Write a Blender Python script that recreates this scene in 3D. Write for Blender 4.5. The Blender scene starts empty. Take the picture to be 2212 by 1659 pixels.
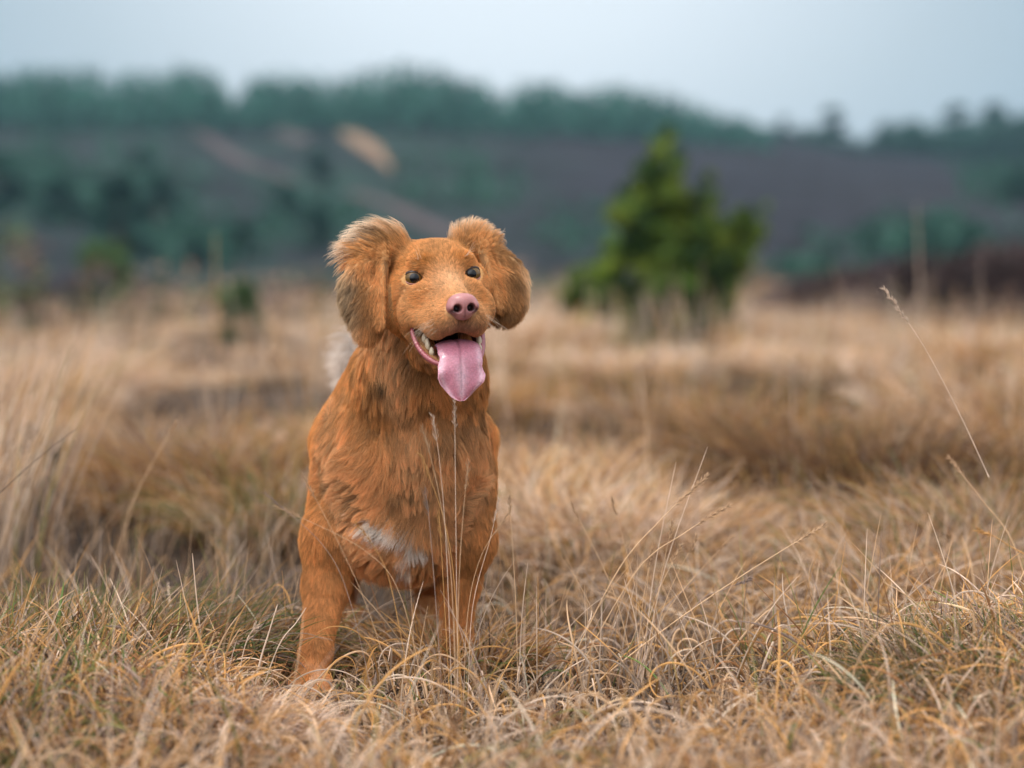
import bpy, math, random
import numpy as np
import openvdb
from mathutils import Vector, Matrix, kdtree

C = bpy.context.scene.collection
R = math.radians
rng = np.random.default_rng(7)
random.seed(7)

# ------------------------------------------------------------------ camera
CAM_H = 0.508
PITCH = math.atan((829.5 - 600) * 0.00055 / 2.87)
cd = bpy.data.cameras.new('camera'); cam = bpy.data.objects.new('camera', cd); C.objects.link(cam)
cd.sensor_width = 36; cd.lens = 85 * (36 / 36.0); cd.clip_end = 3000; cd.clip_start = 0.05
cam.location = (0, 0, CAM_H); cam.rotation_euler = (R(90) - PITCH, 0, 0)
cd.dof.use_dof = True; cd.dof.focus_distance = 2.80; cd.dof.aperture_fstop = 2.9; cd.dof.aperture_blades = 0
bpy.context.scene.camera = cam

# ------------------------------------------------------------------ world: overcast sky, soft high sun
SUN_EL, SUN_AZ = 64, -28          # azimuth from +Y towards +X
world = bpy.data.worlds.new('World'); bpy.context.scene.world = world; world.use_nodes = True
wn, wl = world.node_tree.nodes, world.node_tree.links
bg = wn['Background']
sky = wn.new('ShaderNodeTexSky'); sky.sky_type = 'NISHITA'; sky.sun_disc = False
sky.sun_elevation = R(SUN_EL); sky.sun_rotation = R(SUN_AZ); sky.air_density = 1.0; sky.dust_density = 2.0
tc = wn.new('ShaderNodeTexCoord')
sep = wn.new('ShaderNodeSeparateXYZ'); wl.new(tc.outputs['Generated'], sep.inputs[0])
dot = wn.new('ShaderNodeVectorMath'); dot.operation = 'DOT_PRODUCT'
gd = Vector((-0.002, math.cos(R(11)), math.sin(R(11)))).normalized()
wl.new(tc.outputs['Generated'], dot.inputs[0]); dot.inputs[1].default_value = gd
ac = wn.new('ShaderNodeMath'); ac.operation = 'ARCCOSINE'; wl.new(dot.outputs['Value'], ac.inputs[0])
cr = wn.new('ShaderNodeValToRGB'); wl.new(ac.outputs[0], cr.inputs[0])       # thin bright place in the cloud cover
e = cr.color_ramp.elements
e[0].position = 0.0; e[0].color = (0.60, 0.64, 0.67, 1)
e[1].position = 0.26; e[1].color = (0.22, 0.29, 0.34, 1)
m = e.new(0.10); m.color = (0.49, 0.54, 0.58, 1)
m = e.new(0.19); m.color = (0.31, 0.37, 0.41, 1)
m = e.new(0.36); m.color = (0.42, 0.49, 0.54, 1)
m = e.new(0.60); m.color = (0.52, 0.55, 0.58, 1)
zr = wn.new('ShaderNodeMapRange'); wl.new(sep.outputs['Z'], zr.inputs[0])
zr.inputs[1].default_value = 0.22; zr.inputs[2].default_value = 1.0; zr.inputs[3].default_value = 0; zr.inputs[4].default_value = 1
mz = wn.new('ShaderNodeMixRGB'); wl.new(zr.outputs[0], mz.inputs[0]); wl.new(cr.outputs[0], mz.inputs[1])
mz.inputs[2].default_value = (.92, .93, .97, 1)
ns = wn.new('ShaderNodeTexNoise'); wl.new(tc.outputs['Generated'], ns.inputs['Vector']); ns.inputs['Scale'].default_value = 2.2
ns.inputs['Detail'].default_value = 3
nm = wn.new('ShaderNodeMapRange'); wl.new(ns.outputs[0], nm.inputs[0]); nm.inputs[3].default_value = .88; nm.inputs[4].default_value = 1.12
cm = wn.new('ShaderNodeMixRGB'); cm.blend_type = 'MULTIPLY'; cm.inputs[0].default_value = 1
wl.new(mz.outputs[0], cm.inputs[1]); wl.new(nm.outputs[0], cm.inputs[2])
sc_ = wn.new('ShaderNodeMixRGB'); sc_.blend_type = 'MULTIPLY'; sc_.inputs[0].default_value = 1
wl.new(sky.outputs[0], sc_.inputs[1]); sc_.inputs[2].default_value = (.012, .012, .012, 1)
ad = wn.new('ShaderNodeMixRGB'); ad.blend_type = 'ADD'; ad.inputs[0].default_value = 1
wl.new(cm.outputs[0], ad.inputs[1]); wl.new(sc_.outputs[0], ad.inputs[2])
# bright sky lobe added high behind the viewer for front light and catchlights
d2 = wn.new('ShaderNodeVectorMath'); d2.operation = 'DOT_PRODUCT'; wl.new(tc.outputs['Generated'], d2.inputs[0]); d2.inputs[1].default_value = Vector((-.28, -.72, .62)).normalized()
m2 = wn.new('ShaderNodeMapRange'); m2.interpolation_type = 'SMOOTHSTEP'; wl.new(d2.outputs['Value'], m2.inputs[0]); m2.inputs[1].default_value = .72; m2.inputs[2].default_value = 1.0; m2.inputs[3].default_value = 0; m2.inputs[4].default_value = 1.3
a2 = wn.new('ShaderNodeMixRGB'); a2.blend_type = 'ADD'; a2.inputs[0].default_value = 1; wl.new(ad.outputs[0], a2.inputs[1]); wl.new(m2.outputs[0], a2.inputs[2])
wl.new(a2.outputs[0], bg.inputs[0]); bg.inputs[1].default_value = 1.0

ld = bpy.data.lights.new('sun', 'SUN'); ld.energy = 1.5; ld.angle = R(16); ld.color = (1, .95, .87)
sun = bpy.data.objects.new('sun', ld); C.objects.link(sun)
sd = Vector((math.sin(R(SUN_AZ)) * math.cos(R(SUN_EL)), -abs(math.cos(R(SUN_AZ))) * 0.45 * math.cos(R(SUN_EL)), math.sin(R(SUN_EL))))
sun.rotation_euler = sd.to_track_quat('Z', 'Y').to_euler()

sc = bpy.context.scene
sc.view_settings.view_transform = 'Standard'; sc.view_settings.look = 'None'
sc.view_settings.exposure = 0.62; sc.view_settings.gamma = 1
sc.render.engine = 'CYCLES'
sc.cycles.max_bounces = 5; sc.cycles.diffuse_bounces = 3; sc.cycles.transmission_bounces = 3
sc.cycles.transparent_max_bounces = 4; sc.cycles.volume_bounces = 0
sc.cycles.use_denoising = True
sc.cycles_curves.shape = 'RIBBONS'; sc.cycles_curves.subdivisions = 2

# ------------------------------------------------------------------ helpers
K = 0.00055
CP, SP = math.cos(PITCH), math.sin(PITCH)
F_PX = 2.87 / K

def W(px, py, Y):
    """world point seen at (px, py) of a 2212 x 1659 view at distance Y along +Y"""
    u = (px - 1106) / F_PX; v = (829.5 - py) / F_PX
    dy = CP + v * SP; dz = -SP + v * CP
    t = Y / dy
    return np.array([u * t, Y, CAM_H + dz * t])

def tag(o, label=None, cat=None, group=None, kind=None):
    if label: o['label'] = label
    if cat: o['category'] = cat
    if group: o['group'] = group
    if kind: o['kind'] = kind
    return o

def empty(name, loc):
    o = bpy.data.objects.new(name, None); C.objects.link(o); o.location = loc; o.empty_display_size = .1
    return o

def link(o, parent=None):
    C.objects.link(o)
    if parent is not None:
        o.parent = parent
        o.matrix_parent_inverse = Matrix.Translation(-Vector(parent.location))
    return o

def mesh_obj(name, V, F, mat, parent=None, smooth=True, attrs=None):
    """attrs: {name: (n,3|4) per-vertex colour}"""
    me = bpy.data.meshes.new(name)
    V = np.asarray(V, dtype=np.float32)
    me.from_pydata([], [], []) if False else None
    if isinstance(F, np.ndarray):
        n, k = F.shape
        me.vertices.add(len(V)); me.vertices.foreach_set('co', V.ravel())
        me.loops.add(n * k); me.loops.foreach_set('vertex_index', F.ravel().astype(np.int32))
        me.polygons.add(n); me.polygons.foreach_set('loop_start', np.arange(n, dtype=np.int32) * k)
        me.update(calc_edges=True)
    else:
        me.from_pydata([tuple(map(float, v)) for v in V], [], [tuple(map(int, f)) for f in F])
    if smooth: me.polygons.foreach_set('use_smooth', np.ones(len(me.polygons), dtype=bool))
    for k_, a in (attrs or {}).items():
        a = np.asarray(a, dtype=np.float32)
        if a.shape[1] == 3: a = np.concatenate([a, np.ones((len(a), 1), np.float32)], 1)
        at = me.attributes.new(k_, 'FLOAT_COLOR', 'POINT'); at.data.foreach_set('color', a.ravel())
    me.materials.append(mat)
    o = bpy.data.objects.new(name, me)
    return link(o, parent)

def curves_obj(name, P, rad, col, mat, parent=None):
    """P (n,k,3) points, rad (n,k) or (k,), col (n,3)"""
    n, k = P.shape[:2]
    cu = bpy.data.hair_curves.new(name); cu.add_curves([k] * n)
    cu.attributes['position'].data.foreach_set('vector', np.ascontiguousarray(P, dtype=np.float32).ravel())
    rr = cu.attributes.get('radius') or cu.attributes.new('radius', 'FLOAT', 'POINT')
    rr.data.foreach_set('value', np.ascontiguousarray(np.broadcast_to(rad, (n, k)), dtype=np.float32).ravel())
    ca = cu.attributes.new('tint', 'FLOAT_COLOR', 'CURVE')
    c4 = np.concatenate([np.clip(col, 0, 1), np.ones((n, 1))], 1).astype(np.float32)
    ca.data.foreach_set('color', c4.ravel())
    cu.materials.append(mat)
    return link(bpy.data.objects.new(name, cu), parent)

def mat_new(name):
    m = bpy.data.materials.new(name); m.use_nodes = True
    return m, m.node_tree.nodes, m.node_tree.links, m.node_tree.nodes['Principled BSDF']

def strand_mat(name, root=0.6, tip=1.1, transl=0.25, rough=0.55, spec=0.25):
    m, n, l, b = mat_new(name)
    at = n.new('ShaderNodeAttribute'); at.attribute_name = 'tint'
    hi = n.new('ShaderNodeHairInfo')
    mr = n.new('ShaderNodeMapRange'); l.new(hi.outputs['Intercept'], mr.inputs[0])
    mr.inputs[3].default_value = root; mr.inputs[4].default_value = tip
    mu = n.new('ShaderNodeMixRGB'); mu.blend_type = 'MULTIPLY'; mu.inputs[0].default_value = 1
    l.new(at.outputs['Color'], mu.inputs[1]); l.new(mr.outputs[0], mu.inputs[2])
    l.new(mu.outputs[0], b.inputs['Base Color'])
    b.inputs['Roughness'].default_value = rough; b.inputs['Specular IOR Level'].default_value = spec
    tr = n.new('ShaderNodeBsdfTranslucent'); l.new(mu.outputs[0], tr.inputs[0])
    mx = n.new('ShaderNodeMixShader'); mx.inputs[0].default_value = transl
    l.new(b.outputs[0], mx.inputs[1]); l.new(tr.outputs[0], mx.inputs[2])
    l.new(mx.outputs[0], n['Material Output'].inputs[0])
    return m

def plain_mat(name, col, rough=.6, noise=0.0, scale=20, spec=.4, sss=0, coat=0, attr=None, bump=0):
    m, n, l, b = mat_new(name)
    b.inputs['Roughness'].default_value = rough; b.inputs['Specular IOR Level'].default_value = spec
    b.inputs['Coat Weight'].default_value = coat; b.inputs['Coat Roughness'].default_value = .08
    if sss:
        b.inputs['Subsurface Weight'].default_value = sss; b.inputs['Subsurface Radius'].default_value = (1, .35, .25)
        b.inputs['Subsurface Scale'].default_value = .006
    tcn = n.new('ShaderNodeTexCoord'); nt = n.new('ShaderNodeTexNoise'); nt.inputs['Scale'].default_value = scale
    nt.inputs['Detail'].default_value = 6; l.new(tcn.outputs['Object'], nt.inputs['Vector'])
    mr = n.new('ShaderNodeMapRange'); l.new(nt.outputs[0], mr.inputs[0]); mr.inputs[1].default_value = .25; mr.inputs[2].default_value = .75
    mr.inputs[3].default_value = 1 - noise; mr.inputs[4].default_value = 1 + noise
    mu = n.new('ShaderNodeMixRGB'); mu.blend_type = 'MULTIPLY'; mu.inputs[0].default_value = 1
    if attr:
        at = n.new('ShaderNodeAttribute'); at.attribute_name = attr; l.new(at.outputs['Color'], mu.inputs[1])
    else: mu.inputs[1].default_value = (*col, 1)
    l.new(mr.outputs[0], mu.inputs[2]); l.new(mu.outputs[0], b.inputs['Base Color'])
    if bump:
        bp = n.new('ShaderNodeBump'); bp.inputs['Strength'].default_value = .6; bp.inputs['Distance'].default_value = bump
        l.new(nt.outputs[0], bp.inputs['Height']); l.new(bp.outputs[0], b.inputs['Normal'])
    return m

class SNoise:
    """smooth vector-valued noise from random sine waves"""
    def __init__(s, seed, freq, dim_in=3, dim_out=1, n=14):
        r = np.random.default_rng(seed)
        s.k = r.normal(size=(n, dim_in)) * freq; s.ph = r.uniform(0, 6.28, (n, dim_out)); s.a = np.sqrt(2.0 / n)
    def __call__(s, P):
        q = P @ s.k.T                       # (...,n)
        return (np.sin(q[..., :, None] + s.ph) * s.a).sum(-2)

def unit(v): return v / np.maximum(np.linalg.norm(v, axis=-1, keepdims=True), 1e-9)
def sstep(a, b, x):
    t = np.clip((x - a) / (b - a), 0, 1); return t * t * (3 - 2 * t)
# ---- generic surfaces
def uv_sphere(c, r, axes, nu=48, nv=32):
    th = np.linspace(0, math.pi, nv + 1); ph_ = np.linspace(0, 2 * math.pi, nu, endpoint=False)
    V = np.array([[math.sin(t) * math.cos(p), math.sin(t) * math.sin(p), math.cos(t)] for t in th for p in ph_])
    F = np.array([[i * nu + j, (i + 1) * nu + j, (i + 1) * nu + (j + 1) % nu, i * nu + (j + 1) % nu] for i in range(nv) for j in range(nu)])
    return c + (V * r) @ np.array(axes), F, V
def tube(path, rad, m=10, closed=False, mod=None):
    path = np.array(path, float); n_ = len(path)
    tan = np.gradient(path, axis=0)
    if closed: tan = np.roll(path, -1, 0) - np.roll(path, 1, 0)
    tan = unit(tan); ref = np.array([.13, .2, .97]); V = []
    a = unit(np.cross(tan, ref)); b = np.cross(tan, a)
    rad = np.broadcast_to(rad, (n_,))
    for i in range(n_):
        for j in range(m):
            t = 2 * math.pi * j / m; r = rad[i] * (mod(i, t) if mod else 1)
            V.append(path[i] + a[i] * math.cos(t) * r + b[i] * math.sin(t) * r)
    F = [[i * m + j, (i + 1) % n_ * m + j, (i + 1) % n_ * m + (j + 1) % m, i * m + (j + 1) % m] for i in range(n_ if closed else n_ - 1) for j in range(m)]
    V = np.array(V)
    if not closed:
        V = np.vstack([V, path[0], path[-1]]); e0, e1 = len(V) - 2, len(V) - 1
        for j in range(m):
            F.append([e0, e0, (j + 1) % m, j][1:]); F.append([e1, (n_ - 1) * m + j, (n_ - 1) * m + (j + 1) % m])
        return V, F
    return V, np.array(F)
def smooth_path(pts, n_):
    pts = np.array(pts, float); t = np.linspace(0, len(pts) - 1, n_); out = []
    for x in t:
        i = min(int(x), len(pts) - 2); u = x - i
        p0 = pts[max(i - 1, 0)]; p1 = pts[i]; p2 = pts[i + 1]; p3 = pts[min(i + 2, len(pts) - 1)]
        out.append(.5 * (2 * p1 + (p2 - p0) * u + (2 * p0 - 5 * p1 + 4 * p2 - p3) * u * u + (-p0 + 3 * p1 - 3 * p2 + p3) * u ** 3))
    return np.array(out)

# ------------------------------------------------------------------ terrain
def lerp_tab(x, xs, ys): return np.interp(x, xs, ys)
RID = 350.0
gnx = SNoise(101, .8, 2, 1, 10); gn2 = SNoise(102, 2.6, 2, 1, 12); gn3 = SNoise(103, .12, 2, 1, 10); gn4 = SNoise(104, .03, 2, 1, 10)
RX = [-900, -400, 0, 400, 900, 1300, 1500, 1650, 1750, 1850, 2212, 2600, 3200]
RY = [300, 250, 240, 246, 242, 268, 286, 298, 303, 325, 346, 350, 360]
def ground(X, Y):
    """height of the ground at (X, Y)"""
    X = np.asarray(X, float); Y = np.asarray(Y, float)
    P = np.stack([X, Y], -1); r = np.hypot(X, Y)
    h = .012 * gnx(P)[..., 0] * sstep(3.0, 5, r) + .008 * gn2(P)[..., 0]
    h = h + .05 * gnx(P * .6)[..., 0] * sstep(4, 9, r) + .14 * gn3(P)[..., 0] * sstep(12, 30, r) * sstep(120, 60, r)
    h = h + .055 * np.exp(-((X - .62) / .4) ** 2 - ((Y - 2.75) / .38) ** 2)        # rise of the near ground on the right
    h = h + .030 * np.exp(-((X + .36) / .12) ** 2 - ((Y - 2.50) / .12) ** 2)
    h = h - .25 * sstep(30, 70, r)
    px = 1106 + X / np.maximum(Y, 1e-3) * F_PX
    px = np.where(Y > 5, px, 1106)
    ry = np.interp(px, RX, RY)
    H = CAM_H + (600 - ry) * K / 2.87 * RID
    t = np.clip((r - 75) / (RID - 75), 0, 1)
    hill = H * (.25 * t + .75 * t ** 1.35) + 1.6 * gn4(P)[..., 0] * np.clip(t * 3, 0, 1) * (1 - t)
    front = sstep(-40, 40, Y)
    hill = hill * front
    hill = np.where(r > RID, H * (1 - .5 * sstep(RID, RID + 260, r)) * front, hill)
    return h + hill

th = np.concatenate([np.linspace(-math.pi, -.40, 60, endpoint=False), np.linspace(-.40, .40, 420), np.linspace(.40, math.pi, 61)[1:]])
rr_ = np.concatenate([np.linspace(.0, 2, 12, endpoint=False), np.linspace(2, 6, 110, endpoint=False), np.geomspace(6, 75, 110, endpoint=False), np.linspace(75, 380, 130, endpoint=False), np.geomspace(380, 1500, 20)])
TH, RR = np.meshgrid(th, rr_, indexing='ij'); GX, GY = np.sin(TH) * RR, np.cos(TH) * RR
GZ = ground(GX, GY)
GV = np.stack([GX, GY, GZ], -1).reshape(-1, 3); nr_ = len(rr_)
ii, jj = np.meshgrid(np.arange(len(th) - 1), np.arange(nr_ - 1), indexing='ij')
a_ = ii * nr_ + jj; GF = np.stack([a_, a_ + nr_, a_ + nr_ + 1, a_ + 1], -1).reshape(-1, 4)[:, ::-1]
gr = np.hypot(GV[:, 0], GV[:, 1])
def to_px(P):
    d = P - np.array([0, 0, CAM_H]); cz = d[:, 1] * CP - d[:, 2] * SP
    v = d[:, 1] * SP + d[:, 2] * CP
    cz = np.where(cz > .01, cz, .01)
    return 1106 + d[:, 0] / cz * F_PX, 829.5 - v / cz * F_PX
def hill_color(X, Y, Z):
    P2 = np.stack([X, Y], -1); r = np.hypot(X, Y)
    soil = np.array([.050, .034, .024]); straw = np.array([.085, .052, .032]); heath = np.array([.014, .014, .018])
    c = soil + (straw - soil) * (sstep(5, 14, r) * .75)[..., None]
    c = c + (heath - c) * sstep(45, 75, r)[..., None]
    n_ = .5 + .5 * gn4(P2 * 3)[..., 0]; n2_ = .5 + .5 * gn4(P2 * 9 + 40)[..., 0]
    moor = np.array([.019, .018, .021]); grn = np.array([.014, .032, .024])
    hill = sstep(70, 100, r)
    left = sstep(10, -15, X)
    c = c + (moor - c) * (hill * np.clip(n_, 0, 1) * .5 * (1 - left * .7))[..., None]
    c = c + (grn - c) * (hill * np.clip(n2_ * left * 1.3, 0, 1) * .9)[..., None]
    mo = .5 * gn4(P2 * 30 + 7)[..., 0] + .5 * gnx(P2 * .35 + 3)[..., 0]
    c = c * (1 + hill * .38 * mo)[..., None]
    return np.clip(c, .008, .9)
gc = hill_color(GV[:, 0], GV[:, 1], GV[:, 2])
m_ground = plain_mat('ground_soil', (.2, .15, .1), .95, .35, 6, .1, attr='tint', bump=.01)
go = mesh_obj('ground', GV, GF, m_ground, attrs={'tint': gc}); tag(go, 'dry heath ground rising to a dark heather hill', kind='structure')

def hit(px, py, r0=40, r1=349):
    """point of the hill seen at (px, py)"""
    best = None
    for Yd in np.linspace(r0, r1, 400):
        p = W(px, py, Yd); g = float(ground(p[0], p[1]))
        if p[2] <= g: return np.array([p[0], p[1], g])
    return np.array([p[0], p[1], g])

# sandy tracks on the hillside
m_sand = plain_mat('sand', (.21, .135, .085), .95, .35, .8, .1)
m_sand2 = plain_mat('pale_moor', (.080, .060, .060), .95, .4, .5, .1)
def track(name, pts, wd, mat, label):
    P3 = np.array([hit(*p) for p in pts]); P3 = smooth_path(P3, 40)
    V = []; wds = np.interp(np.linspace(0, 1, 40), np.linspace(0, 1, len(wd)), wd)
    tn = unit(np.gradient(P3[:, :2], axis=0)); nn = np.stack([-tn[:, 1], tn[:, 0]], 1)
    for i in range(40):
        for v in np.linspace(-1, 1, 7):
            x, y = P3[i, :2] + nn[i] * v * wds[i] * (1 + .18 * math.sin(i * .35))
            V.append((x, y, float(ground(x, y)) + .12))
    F = np.array([[i * 7 + j, i * 7 + j + 1, (i + 1) * 7 + j + 1, (i + 1) * 7 + j] for i in range(39) for j in range(6)])
    o = mesh_obj(name, V, F, mat); tag(o, label, kind='structure')

# ------------------------------------------------------------------ trees
m_bark = plain_mat('bark', (.10, .07, .05), .9, .3, 8, .2)
def leaf_mat(name, col, tr=.25):
    m, n, l, b = mat_new(name)
    gi = n.new('ShaderNodeAttribute'); gi.attribute_name = 'tint'
    l.new(gi.outputs['Color'], b.inputs['Base Color']); b.inputs['Roughness'].default_value = .6; b.inputs['Specular IOR Level'].default_value = .2
    t = n.new('ShaderNodeBsdfTranslucent'); l.new(gi.outputs['Color'], t.inputs[0]); mx = n.new('ShaderNodeMixShader'); mx.inputs[0].default_value = tr
    l.new(b.outputs[0], mx.inputs[1]); l.new(t.outputs[0], mx.inputs[2]); l.new(mx.outputs[0], n['Material Output'].inputs[0])
    return m
m_leaf = leaf_mat('needles', None)
def leaf_cloud(centres, radii, nper, size, cols, seed, squash=1.0):
    """many small leaf faces spread through clumps; returns V, F, colours"""
    r = np.random.default_rng(seed); C_ = []; CC = []
    for c, rad, col in zip(centres, radii, cols):
        m = max(3, int(nper * rad ** 2)); u = unit(r.normal(size=(m, 3))) * (r.random((m, 1)) ** .45) * rad; u[:, 2] *= squash
        C_.append(np.array(c) + u); CC.append(np.tile(np.array(col) * r.uniform(.6, 1.5), (m, 1)) * r.uniform(.7, 1.3, (m, 1)))
    C_ = np.concatenate(C_); CC = np.concatenate(CC); m = len(C_)
    a = unit(r.normal(size=(m, 3))) * size * r.uniform(.5, 1.3, (m, 1)); b = unit(np.cross(a, r.normal(size=(m, 3)))) * size * .45
    V = np.stack([C_ - a - b * .3, C_ - a * .2 + b, C_ + a, C_ - a * .2 - b], 1).reshape(-1, 3)
    return V, np.arange(m * 4).reshape(-1, 4), np.repeat(CC, 4, 0)

def pine_shape(h, seed, sparse=False, col=(.030, .060, .028), fine=1.0):
    """far pine: trunk and irregular crown of needle clumps"""
    r = np.random.default_rng(seed); cen, rad, cols = [], [], []
    z0 = .08 * h if sparse else .04 * h
    for i in range(26 if not sparse else 18):
        t = r.random(); z = z0 + (h - z0) * t; w_ = h * (.24 if not sparse else .20) * (1 - t) ** .6 * r.uniform(.3, 1.1) + .02 * h
        a = r.uniform(0, 6.28)
        cen.append((math.cos(a) * w_, math.sin(a) * w_, z)); rad.append(h * r.uniform(.06, .12)); cols.append(col)
    return leaf_cloud(cen, rad, 30 / (h * h) * 650 * fine, h * .045, cols, seed + 1, .7)
def make_pine(h, seed, sparse, col):
    t = empty('pine_tree', (0, 0, 0))
    V, F = tube([(0, 0, -.3), (.01 * h, 0, h * .35), (-.01 * h, .01 * h, h * .7), (0, 0, h * .95)], [h * .022, h * .018, h * .011, h * .003], 8)
    mesh_obj('trunk', V, F, m_bark, t)
    V, F, cc = pine_shape(h, seed, sparse, col)
    mesh_obj('crown', V, F, m_leaf, t, smooth=False, attrs={'tint': cc})
    return t
def dup(root, loc, rotz=0, scale=1):
    r = root.copy(); C.objects.link(r); r.location = loc; r.rotation_euler = (0, 0, rotz); r.scale = (scale,) * 3
    for ch in list(root.children):
        c = ch.copy(); C.objects.link(c); c.parent = r
    return r
PX350 = K / 2.87 * RID           # metres per px at the ridge
protos = [make_pine(6.0, 50 + i, i % 2 == 0, (.030, .090, .064)) for i in range(3)]
first = set(protos)
def put_pine(loc, hgt, i, label, group):
    pr = protos[i % 3]
    if pr in first:
        first.discard(pr); o = pr
        o.location = loc; o.rotation_euler = (0, 0, i); o.scale = (hgt / 6,) * 3
    else: o = dup(pr, loc, i * 1.7, hgt / 6)
    tag(o, label, 'tree', group); return o
def ridge_pt(px, r=RID - 4):
    X = (px - 1106) / F_PX * r; return np.array([X, r, float(ground(X, r)) - .2])
SK = [(1795, 255, 'round topped lone pine on the skyline, first one right of the end of the wood'), (1898, 296, 'low pine on the falling skyline, left half of the touching pair'),
      (1958, 262, 'taller pine of the touching pair on the falling skyline'), (2062, 252, 'dark upright pine standing alone on the skyline between two gaps'),
      (2146, 256, 'tall pine on the skyline, left one of the group at the right picture edge'), (2196, 246, 'tallest skyline pine, cut by the right picture edge'),
      (1690, 272, 'small pine closing off the right end of the hilltop wood'), (2120, 300, 'short pine filling in under the skyline group at the right edge')]
for i, (px, py, lb) in enumerate(SK):
    p = ridge_pt(px); top = CAM_H + (600 - py) * PX350
    o = put_pine(p, top - p[2] + .6, i, lb, 'pines on the skyline'); o.scale = (o.scale[0] * 1.7, o.scale[1] * 1.7, o.scale[2] * 1.12)
# the wood along the hill crest: one far mass
rw = np.random.default_rng(61); cen, rad, cols = [], [], []
for i in range(2500):
    px = rw.uniform(-350, 1665); r = rw.uniform(RID - 75, RID + 14)
    topy = np.interp(px, [-350, 0, 100, 215, 240, 265, 430, 480, 505, 540, 600, 720, 880, 960, 1060, 1090, 1120, 1190, 1250, 1300, 1440, 1500, 1600, 1665],
                     [170, 172, 163, 162, 180, 172, 160, 172, 215, 182, 168, 172, 152, 160, 188, 200, 186, 186, 204, 192, 210, 232, 258, 285])
    X = (px - 1106) / F_PX * r; g = float(ground(X, r))
    hg = (CAM_H + (600 - topy) * K / 2.87 * RID - float(ground((px - 1106) / F_PX * RID, RID))) * rw.uniform(.5, 1.32)
    hg = max(hg, 2.0)
    for k in range(5):
        t = (k + rw.random()) / 5; w_ = hg * .11 * (1.1 - t)
        a = rw.uniform(0, 6.28); cen.append((X + math.cos(a) * w_, r + math.sin(a) * w_, g + hg * (.12 + .86 * t))); rad.append(hg * rw.uniform(.065, .12) * (1.3 - .75 * t))
        cols.append(np.array([.042, .130, .095]) * rw.uniform(.5, 1.5))
V, F, cc = leaf_cloud(cen, rad, 40, .36, cols, 62, .9)
tag(mesh_obj('pine_wood', V, F, m_leaf, smooth=False, attrs={'tint': cc}), 'continuous dark green pine wood along the hill crest', kind='stuff')

track('sandy_track', [(385, 262), (430, 290), (500, 335), (590, 375), (650, 398)], (.7, 1.0, .8, .6, .4), m_sand2, 'pale sandy track slanting down the hillside')
track('sand_scar', [(745, 285), (775, 305), (810, 335), (850, 372)], (.6, 1.5, .8, .3), m_sand, 'bright bare sand scar high on the hill')
track('heath_path', [(600, 275), (625, 292), (650, 310)], (1.0, 1.8, 1.0), m_sand2, 'small patch of bare sand on the hillside')
track('heath_strip', [(760, 420), (850, 450), (960, 505), (1060, 560)], (.5, .8, .7, .5), m_sand2, 'paler mauve strip of open moor running down the hillside')

HB = [(255, 560, 190, 'broad green pine low on the hillside, left of the slanting track'), (140, 480, 150, 'dark blue green pine on the left hillside, next to the very dark edge tree'), (2, 500, 190, 'very dark tall pine cut by the left picture edge'),
      (345, 500, 130, 'mid green pine right of the broad low one on the left hillside'), (520, 560, 130, 'soft green young pine on the lower slope left of the dog'),
      (420, 590, 110, 'green pine at the foot of the slope, far left of the dog'), (690, 540, 110, 'pale green young pine on the slope just left of the dog'),
      (300, 380, 90, 'green pine below the slanting track on the upper left slope'), (690, 400, 90, 'green pine standing between the track and the sand scar'), (620, 470, 80, 'small green pine under the lower end of the slanting track'),
      (1990, 545, 120, 'wide green pine at the foot of the hill on the right'), (1880, 560, 80, 'green bush like pine left of the wide one at the right hill foot'), (2100, 550, 80, 'green pine right of the wide one at the right hill foot'),
      (2200, 440, 120, 'blue dark pine on the slope at the right picture edge'), (1790, 596, 70, 'small bright green pine low behind the heather bank'), (1700, 585, 50, 'small pale green pine right beside the young bright pine')]
for i, (px, py, hpx, lb) in enumerate(HB):
    p = hit(px, py, 76); hh = hpx * K / 2.87 * p[1]
    o = put_pine(p - np.array([0, 0, .2]), hh * .95, i + 10, lb, 'pines scattered on the hillside')
    o.scale = (o.scale[0] * 1.7, o.scale[1] * 1.7, o.scale[2])

# low bushes and young trees along the bare right part of the skyline
rb = np.random.default_rng(66); cen, rad, cols = [], [], []
for i in range(150):
    px = rb.uniform(1640, 2330); r = rb.uniform(RID - 20, RID + 2); hb = rb.uniform(.8, 2.2) * (1 + .9 * (px > 1880) + 1.0 * (px > 2090)); q = ridge_pt(px, r)
    for k in range(4): cen.append(q + np.array([rb.normal() * .5, rb.normal() * .5, hb * (k + .7) / 4])); rad.append(hb * .3 + .25); cols.append(np.array([.030, .085, .060]) * rb.uniform(.6, 1.3))
V, F, cc = leaf_cloud(cen, rad, 24, .34, cols, 67, .9)
tag(mesh_obj('skyline_scrub', V, F, m_leaf, smooth=False, attrs={'tint': cc}), 'uneven low growth along the right part of the skyline', kind='stuff')
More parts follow.
